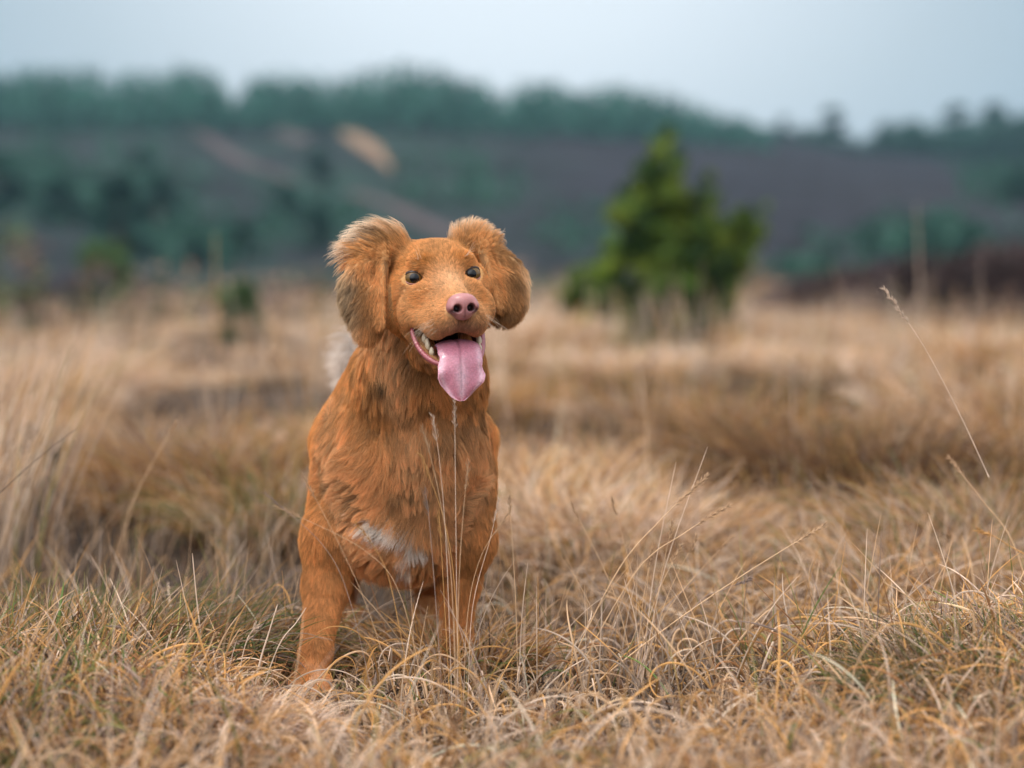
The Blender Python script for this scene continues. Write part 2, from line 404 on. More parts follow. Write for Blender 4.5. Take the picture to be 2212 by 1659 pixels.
# low green scrub on the slopes
rs_ = np.random.default_rng(71); cen, rad, cols = [], [], []
for (cx_, cy_, sx_, sy_, n_sc) in ((270, 450, 130, 90, 170), (430, 530, 150, 50, 90), (90, 400, 90, 80, 90), (650, 480, 120, 50, 60), (1980, 520, 170, 45, 120), (2160, 400, 70, 50, 60), (1720, 590, 60, 12, 20), (1300, 520, 200, 60, 60), (1000, 400, 120, 60, 50)):
    for i in range(n_sc):
        p = hit(cx_ + rs_.normal() * sx_ * .6, cy_ + rs_.normal() * sy_ * .6, 78); s0 = 26 * K / 2.87 * p[1]
        if p[1] > 300: continue
        for k in range(3):
            cen.append(p + np.array([rs_.normal() * s0 * .5, rs_.normal() * s0 * .5, s0 * rs_.uniform(.1, .9)])); rad.append(s0 * .55); cols.append(np.array([.030, .092, .060]) * rs_.uniform(.6, 1.3))
V, F, cc = leaf_cloud(cen, rad, 22, .34, cols, 72, .8)
tag(mesh_obj('hillside_scrub', V, F, m_leaf, smooth=False, attrs={'tint': cc}), 'loose blue green scrub spread over the hill slopes', kind='stuff')

# young bright pine in the middle distance
YB = 19.0
def young_pine():
    base = W(1415, 730, YB); base[2] = float(ground(base[0], base[1])) - .02
    t = empty('young_pine', base); r = np.random.default_rng(91)
    s_ = K / 2.87 * YB
    # crown masses in metres: (x, z) relative to px 1425 and the clump radius
    ms = [(1440, 290, 22), (1425, 320, 32), (1450, 350, 36), (1405, 372, 44), (1395, 415, 56), (1440, 430, 52), (1375, 460, 60), (1350, 450, 30), (1530, 385, 18), (1535, 425, 26), (1510, 462, 46), (1465, 490, 66),
          (1400, 520, 68), (1340, 560, 52), (1300, 590, 58), (1270, 620, 44), (1610, 470, 22), (1590, 500, 40), (1555, 530, 50), (1500, 555, 70), (1430, 590, 82), (1350, 640, 72), (1560, 590, 58), (1590, 560, 30),
          (1480, 650, 78), (1290, 660, 58), (1235, 640, 40), (1545, 650, 50), (1620, 505, 40), (1340, 700, 60), (1500, 700, 60), (1260, 700, 40), (1400, 735, 60), (1330, 740, 50), (1480, 735, 50), (1560, 700, 40), (1400, 690, 60), (1650, 450, 12)]
    cen, rad, cols = [], [], []
    for (px, py, pr) in ms:
        for k in range(int(6 + pr / 5)):
            d = unit(r.normal(size=3)) * r.random() ** .5 * pr * .95
            y = r.normal() * pr * .9
            c = W(px + d[0], py + d[2], YB); c = c - base; c[1] = y * s_
            cen.append(c); rad.append(pr * .43 * s_ * r.uniform(.6, 1.2))
            cols.append(np.array([(.17, .225, .028), (.095, .155, .025), (.032, .068, .016)][r.integers(3)]))
    V, F, cc = leaf_cloud(cen, rad, 9000, .038, cols, 92, .9)
    mesh_obj('crown', np.array(V) + base, F, m_leaf, t, smooth=False, attrs={'tint': cc})
    V, F = tube([base + (0, 0, -.05), base + (.02, 0, .5), base + (-.03, .02, 1.0), base + (.06, 0, 1.6)], [.05, .042, .03, .01], 8); mesh_obj('trunk', V, F, m_bark, t)
    for (px, py, pr) in ms[3:28:2]:
        e_ = W(px, py + 10, YB); z = max(.15, (e_ - base)[2] * .65)
        V, F = tube([base + (0, 0, z), (base + (0, 0, z) + e_) / 2 + (0, 0, .02), e_], [.018, .012, .005], 6); mesh_obj('branch', V, F, m_bark, t)
    tag(t, 'bright green young pine standing in the dry grass right behind the dog', 'tree')
young_pine()
# ------------------------------------------------------------------ grass
PAL = np.array([(.64, .415, .245), (.76, .57, .43), (.64, .34, .12), (.33, .155, .065), (.36, .26, .21), (.11, .07, .05), (.13, .19, .05), (.30, .27, .09)])
def gpt(px, py):
    for Yd in np.geomspace(1.6, 70, 500):
        p = W(px, py, Yd); g = float(ground(p[0], p[1]))
        if p[2] <= g: return np.array([p[0], p[1], g])
    return np.array([p[0], p[1], g])
def blades(B_, h, phi, tilt, bend, curl=0, twist=0, K_=8, r=None):
    n = len(B_); f_ = lambda v: np.broadcast_to(np.asarray(v, float), (n,))
    h, phi, tilt, bend, curl, twist = map(f_, (h, phi, tilt, bend, curl, twist))
    P = np.zeros((n, K_, 3)); P[:, 0] = B_
    for i in range(1, K_):
        s = (i - .5) / (K_ - 1)
        t = tilt + bend * s + curl * s ** 3; a = phi + twist * s
        d = np.stack([np.sin(t) * np.cos(a), np.sin(t) * np.sin(a), np.cos(t)], 1)
        P[:, i] = P[:, i - 1] + d * (h / (K_ - 1))[:, None]
    g = ground(P[..., 0], P[..., 1]); P[..., 2] = np.maximum(P[..., 2], g + .002)
    return P
def wcol(r, n, wts, var=.22):
    w_ = np.array(wts, float)
    if w_.ndim == 1: k = r.choice(len(PAL), n, p=w_ / w_.sum())
    else:
        cs = np.cumsum(w_ / w_.sum(1, keepdims=True), 1); k = (r.random((n, 1)) > cs).sum(1).clip(0, len(PAL) - 1)
    return PAL[k] * (1 + r.normal(size=(n, 1)) * var).clip(.4, 1.7)
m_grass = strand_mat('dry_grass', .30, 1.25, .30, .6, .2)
TAP = lambda r, k=8: r * np.array([1, 1, .95, .9, .8, .65, .45, .15])[:k]
gp1 = SNoise(201, 2.2, 2, 1, 12); gp2 = SNoise(202, 5.5, 2, 1, 12); gp3 = SNoise(203, 3.2, 2, 1, 12)
def dogmask(X, Y):
    return np.minimum(np.hypot(X - W(668, 1500, 2.855)[0], Y - 2.85), np.hypot(X - W(974, 1452, 2.955)[0], Y - 2.95))
def field(r, n, y0, y1, spread=.29, pw=1.0):
    Y = y0 + (y1 - y0) * r.random(n) ** pw; X = r.uniform(-1, 1, n) * (spread * Y + .12)
    return X, Y
rg = np.random.default_rng(301)
HOLS = [(1880, 1020, 200, 1.1), (1570, 900, 120, 1.7), (1490, 1100, 100, .6), (1700, 1085, 150, .5), (560, 1270, 190, .40), (450, 1170, 150, .35), (300, 1100, 120, .5), (860, 1330, 120, .28), (1290, 1215, 100, .2), (620, 880, 120, 1.5), (150, 1010, 140, 1.0), (2150, 1130, 90, .4), (1700, 1290, 130, .16), (1180, 900, 90, 1.5), (2050, 850, 160, 1.5), (380, 930, 120, 1.2), (130, 1200, 160, .6), (1420, 765, 190, 3.5)]
HOLW = []
for a_, b_, c_, d_ in HOLS:
    q_ = gpt(a_, b_); HOLW.append((q_[0], q_[1], c_ * K / 2.87 * q_[1], d_))
def hollow(X, Y):
    w_ = np.zeros_like(np.asarray(X, float))
    for (x, y, rx, ry) in HOLW: w_ = np.maximum(w_, np.exp(-((X - x) / rx) ** 2 - ((Y - y) / ry) ** 2))
    return np.clip(w_ * 1.25, 0, 1)
# matted thatch on the near ground
def gl0(X, Y): return sstep(-.25, -.6, X) * sstep(3.6, 2.6, Y) + sstep(.55, .8, X) * sstep(2.9, 2.4, Y)
def thatch(n, y0, y1, seed, hmul=1.0, dens=None):
    r = np.random.default_rng(seed); X, Y = field(r, n, y0, y1)
    P2 = np.stack([X, Y], 1); a = gp1(P2)[:, 0]; b = gp2(P2)[:, 0]; c = gp3(P2)[:, 0]
    path = np.exp(-((X + .55 - (Y - 3.9) * -.1) / .38) ** 2 - ((Y - 3.95) / .45) ** 2)      # trodden bare patch behind the dog
    keep = r.random(n) < np.clip((1 - .9 * path) * (1 - .6 * hollow(X, Y)), .06, 1)
    X, Y, a, b, c, path = (q[keep] for q in (X, Y, a, b, c, path)); n = len(X)
    Bp = np.stack([X, Y, ground(X, Y)], 1)
    kind = r.random(n)
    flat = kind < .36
    up = np.clip(.7 + .5 * a, .2, 1.6)
    up = up * (1 - .62 * np.exp(-((X + .24 * Y / 2.87) / .10) ** 2) * sstep(2.3, 2.42, Y) * sstep(2.98, 2.9, Y))
    h = np.where(flat, r.uniform(.04, .11, n) * np.minimum(up + .1, 1), r.uniform(.05, .125, n) * up) * hmul
    tilt = np.where(flat, r.uniform(.9, 1.6, n), np.abs(r.normal(0, .45, n)))
    bend = np.where(flat, r.uniform(-.6, .8, n), r.uniform(.2, 2.0, n))
    curl = np.where(r.random(n) < .3, r.uniform(1.0, 4.5, n), r.uniform(-.4, .6, n))
    Bp[:, 2] += np.where(flat, r.uniform(0, .028, n) * up, 0)
    lm = np.exp(-((X + .24 * Y / 2.87) / .085) ** 2) * sstep(2.3, 2.45, Y) * sstep(2.98, 2.9, Y); k_ = r.random(n) > .10 * lm; Bp, h, tilt, bend, curl, a, b, c, gl, flat, X, Y, up = (q[k_] for q in (Bp, h, tilt, bend, curl, a, b, c, gl0(X, Y), flat, X, Y, up)); n = len(X)
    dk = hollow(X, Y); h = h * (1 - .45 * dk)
    P = blades(Bp, h, r.uniform(0, 6.28, n) + .0, tilt, bend, curl, r.normal(0, .8, n))
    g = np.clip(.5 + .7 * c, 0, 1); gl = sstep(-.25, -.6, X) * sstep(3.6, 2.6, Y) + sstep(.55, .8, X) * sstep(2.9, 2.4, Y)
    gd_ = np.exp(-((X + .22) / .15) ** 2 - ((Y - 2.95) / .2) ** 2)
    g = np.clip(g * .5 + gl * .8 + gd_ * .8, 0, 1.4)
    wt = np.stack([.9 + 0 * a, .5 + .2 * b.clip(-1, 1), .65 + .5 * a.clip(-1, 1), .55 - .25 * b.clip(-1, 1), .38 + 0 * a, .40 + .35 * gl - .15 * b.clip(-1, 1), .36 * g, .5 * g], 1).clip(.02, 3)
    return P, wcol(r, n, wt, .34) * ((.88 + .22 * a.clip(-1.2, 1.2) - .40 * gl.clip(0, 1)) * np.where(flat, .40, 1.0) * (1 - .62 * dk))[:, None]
def dg(name, P, rad, col, label):
    tag(curves_obj(name, P, rad, col, m_grass), label, kind='stuff')
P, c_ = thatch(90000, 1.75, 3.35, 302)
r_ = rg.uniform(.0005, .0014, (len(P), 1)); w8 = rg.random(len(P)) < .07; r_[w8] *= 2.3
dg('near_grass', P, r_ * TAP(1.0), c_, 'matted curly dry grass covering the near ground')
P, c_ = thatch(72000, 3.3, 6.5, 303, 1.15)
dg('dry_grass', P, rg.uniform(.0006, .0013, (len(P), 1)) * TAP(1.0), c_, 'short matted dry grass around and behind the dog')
# broad curling dead blades on top
n = 10500; X, Y = field(rg, n, 1.85, 4.0); a = gp1(np.stack([X, Y], 1))[:, 0]; lm = np.exp(-((X + .24 * Y / 2.87) / .085) ** 2) * sstep(2.3, 2.45, Y) * sstep(2.98, 2.9, Y)
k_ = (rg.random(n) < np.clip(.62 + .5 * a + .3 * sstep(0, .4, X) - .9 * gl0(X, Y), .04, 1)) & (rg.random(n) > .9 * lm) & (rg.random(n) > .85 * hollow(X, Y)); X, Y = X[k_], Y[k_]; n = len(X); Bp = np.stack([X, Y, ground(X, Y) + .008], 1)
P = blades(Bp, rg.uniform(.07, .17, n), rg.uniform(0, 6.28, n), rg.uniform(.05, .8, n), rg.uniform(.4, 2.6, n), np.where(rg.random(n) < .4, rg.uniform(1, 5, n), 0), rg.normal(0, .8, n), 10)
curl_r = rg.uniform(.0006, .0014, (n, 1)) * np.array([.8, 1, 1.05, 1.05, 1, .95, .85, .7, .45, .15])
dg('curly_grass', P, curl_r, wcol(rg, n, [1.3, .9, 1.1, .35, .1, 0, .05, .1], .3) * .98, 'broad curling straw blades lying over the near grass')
# fine upright stems scattered through it
n = 2600; X, Y = field(rg, n, 1.9, 5.0); k_ = ~((np.abs(X + .24 * Y / 2.87) < .09) & (Y > 2.4) & (Y < 2.95)); X, Y = X[k_], Y[k_]; n = len(X); Bp = np.stack([X, Y, ground(X, Y)], 1)
P = blades(Bp, rg.uniform(.08, .20, n), rg.uniform(0, 6.28, n), np.abs(rg.normal(0, .3, n)), rg.uniform(0, .8, n), 0, 0)
dg('fine_grass', P, rg.uniform(.0004, .0008, (n, 1)) * TAP(1.0), wcol(rg, n, [1, 1, .5, .3, .4, 0, .1, .2]), 'thin upright grass stems scattered over the near ground')

# tussock field behind the dog
def tuss(r, cx, cy, n, h, rad0, out=.9, wts=None, lean=0, rad=.0012):
    a = r.uniform(0, 6.28, n); q = np.sqrt(r.random(n)) * rad0
    X, Y = cx + np.cos(a) * q, cy + np.sin(a) * q * .8
    Bp = np.stack([X, Y, ground(X, Y)], 1)
    P = blades(Bp, h * r.uniform(.45, 1.15, n), a + r.normal(0, .6, n), np.abs(r.normal(.18, .22, n)) + .25 * q / rad0, r.uniform(.2, 1.5, n) * out, r.uniform(-.2, 1.0, n) * out, r.normal(0, .4, n))
    P[..., 0] += lean * (P[..., 2] - Bp[:, None, 2])
    return P, wcol(r, n, wts if wts is not None else [1, 1, .7, .5, .3, .08, .06, .12], .18) * r.uniform(.7 - .35 * sstep(18, 26, cy), 1.2), rad * r.uniform(.6, 1.3, (n, 1)) * TAP(1.0)
def many(seed, N_, y0, y1, nb, hfun, rad, spread=.27):
    r = np.random.default_rng(seed); PP, CC, RR_ = [], [], []
    for i in range(N_):
        y = y0 + (y1 - y0) * r.random() ** .85; x = r.uniform(-1, 1) * (spread * y + .3)
        if y < 7 and abs(x + .14) < .3: y += 3
        if hollow(np.array([x]), np.array([y]))[0] > .35: continue
        q = float(gp1(np.array([[x * .35, y * .35]]))[0, 0])
        h = hfun(y) * (1 + .35 * q) * r.uniform(.75, 1.25)
        far_ = float(sstep(5.5, 9, y)); wts = [1.0, .6 + 1.3 * far_ + .4 * q, .9 - .6 * far_, .7 - .45 * far_ - .1 * q, .30, .12, .06, .12] if r.random() < .7 else [.3, .1, .9, 1.3, .2, .3, .1, .2]
        p, c, rd = tuss(r, x, y, nb, h, .10 + .1 * r.random() + y * .004, 1.0, np.clip(wts, .02, 3), r.uniform(0, .25), rad * (y / y0) ** .5)
        PP.append(p); CC.append(c); RR_.append(rd)
    return np.concatenate(PP), np.concatenate(CC), np.concatenate(RR_)
P, c_, rd = many(401, 108, 4.6, 9.5, 620, lambda y: .19 + .008 * (y - 4.6), .0014)
dg('tussock_grass', P, rd, c_, 'field of straw coloured tussock grass behind the dog')
P, c_, rd = many(402, 380, 9, 26, 200, lambda y: .19, .0030)
dg('moor_grass', P, rd, c_, 'pale tall moor grass in the middle distance')
r403 = np.random.default_rng(9)
P, c_, rd = many(403, 1030, 24, 62, 60, lambda y: r403.choice([.14, .2, .3, .5]), .0075)
dg('far_grass', P, rd, c_, 'far band of dry grass at the foot of the hill')
# loose tall flowering stems
n = 1500; Y = rg.uniform(5, 30, n); X = rg.uniform(-1, 1, n) * (.24 * Y + .2); Bp = np.stack([X, Y, ground(X, Y)], 1)
P = blades(Bp, rg.uniform(.25, .48, n), rg.uniform(0, 6.28, n), np.abs(rg.normal(0, .15, n)), rg.uniform(0, .35, n))
dg('tall_grass', P, (rg.uniform(.0008, .0014, (n, 1)) * (Y[:, None] / 6) ** .7) * TAP(1.0), wcol(rg, n, [1, 1.4, .3, .1, .2, 0, 0, 0]) * 1.1, 'loose tall pale grass stems rising above the moor grass')

# tussocks that stand out one by one
TG = [((470, 1120), 1700, .25, .22, [.3, .15, 1.2, 1.5, .2, .4, .1, .15], 'rusty brown grass tussock in the middle distance, left of the dog'),
      ((600, 1190), 900, .20, .16, [.5, .4, .6, .7, .2, .2, .5, .7], 'green tinged tussock close beside the dog on its left'),
      ((1890, 1105), 2200, .26, .30, [.2, .1, .9, 1.8, .2, .9, .05, .1], 'wide dark brown tussock right of the dog, towards the picture edge'),
      ((1640, 1030), 1300, .22, .26, [.5, .3, 1.2, .9, .2, .3, .1, .1], 'orange brown tussock left of the wide dark one'),
      ((1190, 1240), 1300, .21, .24, [.9, 1.5, .4, .2, .3, .02, .02, .05], 'pale bleached tussock flopping over just right of the dog'),
      ((1350, 1250), 900, .20, .2, [.8, 1.0, .6, .5, .2, .1, .05, .1], 'tan tussock right of the pale bleached one'),
      ((2140, 1260), 1300, .23, .2, [.9, .6, .8, .6, .2, .15, .2, .3], 'straw tussock at the right picture edge, half way up'),
      ((1560, 905), 1100, .22, .34, [.3, .2, .8, .9, .3, .2, .3, .5], 'low dark green and brown tussock in the moor grass, right of the dog'),
      ((1990, 1330), 1100, .16, .15, [1.2, .9, .8, .3, .2, .05, .1, .2], 'short straw tussock with curling blades near the right edge')]
for (px, py), n, h, r0, wts, lb in TG:
    b = gpt(px, py); r = np.random.default_rng(int(px))
    p, c, rd = tuss(r, b[0], b[1], n, h, r0, 1.1, wts, 0, .0011)
    c = c * {1890: .48, 470: .68, 1560: .5, 600: .7, 1640: .8}.get(px, 1)
    tag(curves_obj('grass_tussock', p, rd, c, m_grass), lb, 'tussock', 'tussocks that stand out in the heath')
# near pale mound at the lower left
b = gpt(480, 1600); r = np.random.default_rng(77)
p, c, rd = tuss(r, b[0], b[1], 4600, .075, .105, 1.7, [.7, 1.0, .25, .45, 1.1, .1, .03, .05], 0, .00075)
tag(curves_obj('grass_tussock', p, rd, c, m_grass), 'greyish pink mound of fine dead grass at the bottom, left of the dog\'s paw', 'tussock', 'tussocks that stand out in the heath')
b = gpt(150, 1480)
p, c, rd = tuss(r, b[0], b[1], 3600, .15, .26, 1.1, [.6, .4, .6, .5, .3, .4, .9, .9], .1, .0008)
tag(curves_obj('grass_tussock', p, rd, c * .5, m_grass), 'dark green and brown tussock in the lower left corner', 'tussock', 'tussocks that stand out in the heath')
b = gpt(2180, 1560)
p, c, rd = tuss(r, b[0], b[1], 2200, .12, .16, 1.0, [.5, .3, .4, .4, .3, .6, .9, .8], 0, .0007)
tag(curves_obj('grass_tussock', p, rd, c * .5, m_grass), 'dark green tussock in the lower right corner', 'tussock', 'tussocks that stand out in the heath')
b = gpt(985, 1475)
p, c, rd = tuss(r, b[0], b[1], 1000, .10, .10, 1.0, [1.0, .5, 1.1, .3, .2, .05, .1, .2], 0, .0010)
tag(curves_obj('grass_tussock', p, rd, c, m_grass), 'golden tuft with curling blades right in front of the dog\'s hidden front paw', 'tussock', 'tussocks that stand out in the heath')
# reeds at the left edge
r = np.random.default_rng(88); PP = []
for i in range(150):
    b = gpt(r.uniform(-150, 120), r.uniform(1150, 1330))
    PP.append(blades(b[None], r.uniform(.25, .46), r.normal(.0, .5), abs(r.normal(.12, .14)), r.uniform(.0, .5), 0, 0))
P = np.concatenate(PP)
tag(curves_obj('grass_clump', P, r.uniform(.0007, .0014, (150, 1)) * TAP(1.0), wcol(r, 150, [.8, 1.6, .3, .1, .3, 0, 0, .1]), m_grass), 'tall clump of long pale stems leaning in from the left edge', 'grass clump')

# single stalks: (base px, tip px, distance, sag, radius, seed head length in m, colour index, label)
def stalk(pts_px, Y, rad, head, ci, label, group='single grass stalks in front', cat='grass stalk', hr_=.0011, lean=0):
    n = len(pts_px); base = gpt(*pts_px[0]) if Y is None else W(*pts_px[0], Y)
    Yb = base[1]; pts = [base] + [W(*q, Yb + lean * (i + 1) / n) for i, q in enumerate(pts_px[1:])]
    if Y is not None: pts = [np.array([base[0], base[1], float(ground(base[0], base[1]))])] + pts[1:] if base[2] < .12 else [base] + pts[1:]
    path = smooth_path(pts, 26)
    V, F = tube(path, np.linspace(rad, rad * .45, 26), 5)
    r = np.random.default_rng(int(pts_px[-1][0] * 7 + pts_px[-1][1])); col = PAL[ci] * r.uniform(.85, 1.15)
    o = mesh_obj('grass_stalk', V, F, STK[ci]); tag(o, label, cat, group)
    if head:
        ln = np.linalg.norm(np.diff(path, axis=0), axis=1).cumsum()[::-1]; tot = ln[0]
        d = unit(path[-1] - path[-4]); PP = []
        m = int(10 + head * 700)
        for k in range(m):
            s = (k + .5) / m; q = tot - head * (1 - s)
            cum = np.concatenate([[0], np.linalg.norm(np.diff(path, axis=0), axis=1).cumsum()])
            p = np.array([np.interp(q, cum, path[:, j]) for j in range(3)])
            sd_ = unit(r.normal(size=3)); dr = unit(d + sd_ * .55)
            PP.append(np.stack([p, p + dr * .0035, p + dr * .0075]))
        cv = curves_obj('seed_head', np.array(PP), hr_ * np.array([.35, .6, .12]), np.tile(PAL[ci] * .95, (m, 1)), m_grass, o)
    return o
STK = {i: plain_mat('stalk_%s' % nm_, tuple(PAL[i]), .6, .25, 60, .2) for i, nm_ in ((0, 'straw'), (1, 'pale'), (2, 'golden'), (3, 'brown'), (4, 'grey'), (5, 'dark'))}
SL = [([(1225, 1470), (1420, 1370), (1600, 1245), (1780, 1134)], 2.80, .00105, .045, 0, 'long golden stalk slanting up to the right, with the plumpest seed head'),
      ([(1195, 1400), (1330, 1240), (1430, 1120), (1526, 1030)], 2.84, .0009, .05, 0, 'stalk slanting right with a slim seed head, steepest of the three long slanting ones'),
      ([(1215, 1370), (1370, 1240), (1480, 1150), (1574, 1093)], 2.84, .0008, .045, 0, 'slim headed stalk slanting right, the middle one of the three long slanting ones'),
      ([(1340, 1430), (1500, 1310), (1560, 1275), (1620, 1250)], 2.82, .0006, .02, 4, 'thin beaded grey stalk just above the golden one'),
      ([(2135, 1030), (2070, 890), (1990, 740), (1910, 626)], 2.95, .0006, .05, 1, 'very thin arching stalk reaching highest at the right, above the moor grass'),
      ([(2260, 1310), (2190, 1180), (2120, 1080), (2050, 990)], 3.05, .0013, .03, 0, 'stout straw stalk leaning left from the right edge'),
      ([(2290, 1230), (2200, 1190), (2150, 1160), (2112, 1145)], 3.0, .0010, .02, 2, 'short golden stalk end under the stout leaning one at the right edge'),
      ([(445, 1470), (435, 1380), (425, 1290), (416, 1195)], 2.86, .0011, 0, 1, 'pale straight upright stem standing alone left of the dog\'s front leg'),
      ([(540, 1500), (562, 1430), (580, 1370), (600, 1305)], 2.78, .0015, 0, 1, 'thick pale cut straw leaning right, between the lone stem and the dog\'s leg'),
      ([(545, 1470), (600, 1400), (640, 1345), (662, 1312)], 2.74, .0009, 0, 1, 'pale straw crossing in front of the dog\'s front leg'),
      ([(505, 1520), (520, 1440), (535, 1380), (553, 1352)], 2.72, .0008, .022, 1, 'stem with a small branched seed head above the pale mound'),
      ([(475, 1450), (472, 1390), (471, 1362), (470, 1300), (395, 1294)], 2.95, .0008, 0, 3, 'dark bent twig folded over at the top, left of the dog'),
      ([(0, 1065), (60, 1010), (120, 960), (168, 925)], 3.1, .0007, 0, 5, 'thin dark stem slanting in at the left edge'),
      ([(205, 1290), (280, 1110), (330, 1000), (380, 915)], 3.5, .0009, .02, 0, 'blurred straw stalk with a hooked tip, left of the dog in the middle distance'),
      ([(1400, 1060), (1397, 950), (1390, 850), (1384, 800)], 4.4, .0016, 0, 0, 'blurred upright stem standing alone in the moor grass right of the dog'),
      ([(465, 760), (467, 650), (466, 560), (465, 505)], 9.5, .003, 0, 2, 'tall blurred rusty stem standing above the moor grass far left'),
      ([(1990, 700), (1985, 600), (1983, 520), (1978, 440)], 9.5, .0026, 0, 1, 'tall blurred pale stem rising against the hill at the right')]
for a_ in SL: stalk(*a_)
# stems crossing in front of the dog's chest
CH = [([(985, 1440), (975, 1250), (945, 1050), (913, 925)], 0, 'hair thin stem over the chest, tip left of and below the tongue'),
      ([(978, 1430), (965, 1200), (950, 1000), (935, 900)], 1, 'pale hair thin stem, tip just under the left side of the tongue'),
      ([(990, 1440), (985, 1150), (983, 960), (982, 870)], 1, 'tallest hair thin stem, its tip touching the end of the dog\'s tongue'),
      ([(1000, 1430), (975, 1200), (925, 1020), (908, 980)], 2, 'golden hair thin stem bending left across the middle of the dog\'s chest'),
      ([(985, 1450), (992, 1250), (1005, 1060), (1012, 1000)], 0, 'hair thin stem rising straight over the dog\'s left shoulder, right of the tallest one'),
      ([(960, 1440), (940, 1280), (925, 1100), (917, 1060)], 4, 'greyish hair thin stem with its tip just above the white chest patch'),
      ([(975, 1450), (960, 1300), (952, 1160), (948, 1110)], 2, 'shortest golden stem before the chest, tip right of the white patch'),
      ([(1000, 1440), (1010, 1330), (1040, 1200), (1098, 1110)], 0, 'hair thin stem leaning right past the dog\'s leg into the open'),
      ([(880, 1480), (800, 1330), (740, 1190), (655, 1025)], 0, 'long thin stem slanting left across the front leg up to the dog\'s shoulder'),
      ([(820, 1470), (760, 1310), (700, 1180), (572, 1065)], 4, 'grey thin stem slanting left over the front leg, tip furthest left'),
      ([(930, 1440), (870, 1300), (790, 1190), (600, 1095)], 0, 'thin stem slanting left across the white chest patch, its tip in the open'),
      ([(1010, 1440), (1020, 1320), (1060, 1160), (1078, 1080)], 1, 'pale thin stem rising beside the dog\'s right hand leg, upright in the open'),
      ([(905, 1450), (850, 1290), (820, 1200), (770, 1130)], 2, 'short golden stem slanting left below the white chest patch')]
for i, (q, ci, lb) in enumerate(CH):
    stalk(q, 2.66 + .02 * (i % 4), .00042, .03, ci, lb, 'thin stems in front of the dog', hr_=.00036)
FN = sorted([(1235, 1090), (1260, 1230), (1322, 1078), (1348, 1250), (1408, 1190), (1428, 1255), (1460, 998), (1452, 1130), (1470, 1180), (1492, 1260), (1505, 1160), (1580, 1160), (1528, 965), (1140, 1215), (1100, 1075)])
ORD = 'first second third fourth fifth sixth seventh eighth ninth tenth eleventh twelfth thirteenth fourteenth fifteenth'.split()
for i, q in enumerate(FN):
    b = (1378 + (i * 37 % 50) - 25, 1420 - (i * 13 % 20)) if q[0] > 1150 else (1120, 1420)
    m1 = (b[0] * .6 + q[0] * .4 + (b[0] - q[0]) * .05, b[1] * .6 + q[1] * .4)
    lb = ('tall ' if q[1] < 1110 else 'short ' if q[1] > 1220 else '') + 'straw stem, %s tip from the left in the fan right of the dog' % ORD[i]
    stalk([b, m1, q], 2.84 + .02 * (i % 5), .0007, .022 if i % 2 == 0 else 0, (0, 1, 0, 4)[i % 4], lb, 'fan of thin stems right of the dog', hr_=.0008)
# fallen twig on the ground
V, F = tube(smooth_path([gpt(205, 1595) + (0, 0, .03), gpt(270, 1555) + (0, 0, .045), gpt(330, 1520) + (0, 0, .05), gpt(375, 1490) + (0, 0, .06)], 20), np.linspace(.0042, .0028, 20) * (1 + .15 * np.sin(np.arange(20) * 1.9)), 8)
tag(mesh_obj('fallen_twig', V, F, STK[5]), 'dark woody twig lying in the grass at the lower left', 'twig')

# dark heather clump among the reeds, bank of heather, small shrubs
def shrub(name, px, py, wpx, hpx, col, size, nper, label, cat, seed, twigs=10, group=None):
    b = gpt(px, py); s_ = K / 2.87 * b[1]; r = np.random.default_rng(seed); cen, rad, cols = [], [], []
    t = empty(name, b)
    for k in range(40):
        u = r.uniform(-1, 1); z = r.random()
        cen.append((u * wpx / 2 * s_ * (1 - .55 * z), r.normal() * wpx * .2 * s_, z * hpx * s_)); rad.append(wpx * s_ * r.uniform(.07, .14)); cols.append(np.array(col) * r.uniform(.7, 1.3))
    V, F, cc = leaf_cloud(cen, rad, nper * 5 / (wpx * s_) ** 2, size, cols, seed + 1)
    mesh_obj('foliage', V + b, F, m_leaf, t, smooth=False, attrs={'tint': cc})
    PP = []
    for k in range(twigs):
        e_ = np.array(cen[r.integers(len(cen))]) * (1, 1, 1.1); PP.append(smooth_path([(0, 0, -.01), e_ * (.5, .5, .6), e_], 8) + b)
    curves_obj('stem', np.array(PP), (.012 if name == 'shrub' else .0045) * wpx * s_ * TAP(1.0), np.tile([[.07, .05, .04]], (twigs, 1)), m_grass, t)
    tag(t, label, cat, group)
shrub('heather_plant', 85, 1190, 230, 260, (.028, .022, .020), .005, 700, 'blackish heather plant behind the pale stems at the left edge', 'heather', 501, 220)
shrub('shrub', 225, 700, 170, 165, (.08, .14, .055), .03, 2500, 'largest of the blurred green shrubs at the left, in the middle of them', 'shrub', 503, 8, 'green shrubs in the moor grass')
shrub('shrub', 62, 730, 100, 110, (.09, .15, .06), .03, 2500, 'blurred green shrub nearest the left picture edge', 'shrub', 505, 8, 'green shrubs in the moor grass')
shrub('shrub', 520, 740, 100, 125, (.08, .13, .055), .03, 2500, 'blurred green shrub between the tall rusty stem and the dog', 'shrub', 507, 8, 'green shrubs in the moor grass')
r = np.random.default_rng(511); cen, rad, cols = [], [], []
for i in range(900):
    px = r.uniform(1600, 2420); Yd = r.uniform(25, 35); top = np.interp(px, [1600, 1660, 1750, 1850, 2000, 2212, 2420], [680, 645, 620, 585, 570, 535, 520])
    x = (px - 1106) / F_PX * Yd; g = float(ground(x, Yd)); zt = CAM_H + (600 - top) * K / 2.87 * Yd
    cen.append((x, Yd, g + (zt - g) * r.random() ** .6 * r.uniform(.8, 1))); rad.append(r.uniform(.10, .22)); cols.append(np.array([.050, .032, .030]) * r.uniform(.6, 1.5))
V, F, cc = leaf_cloud(cen, rad, 1500, .05, cols, 512)
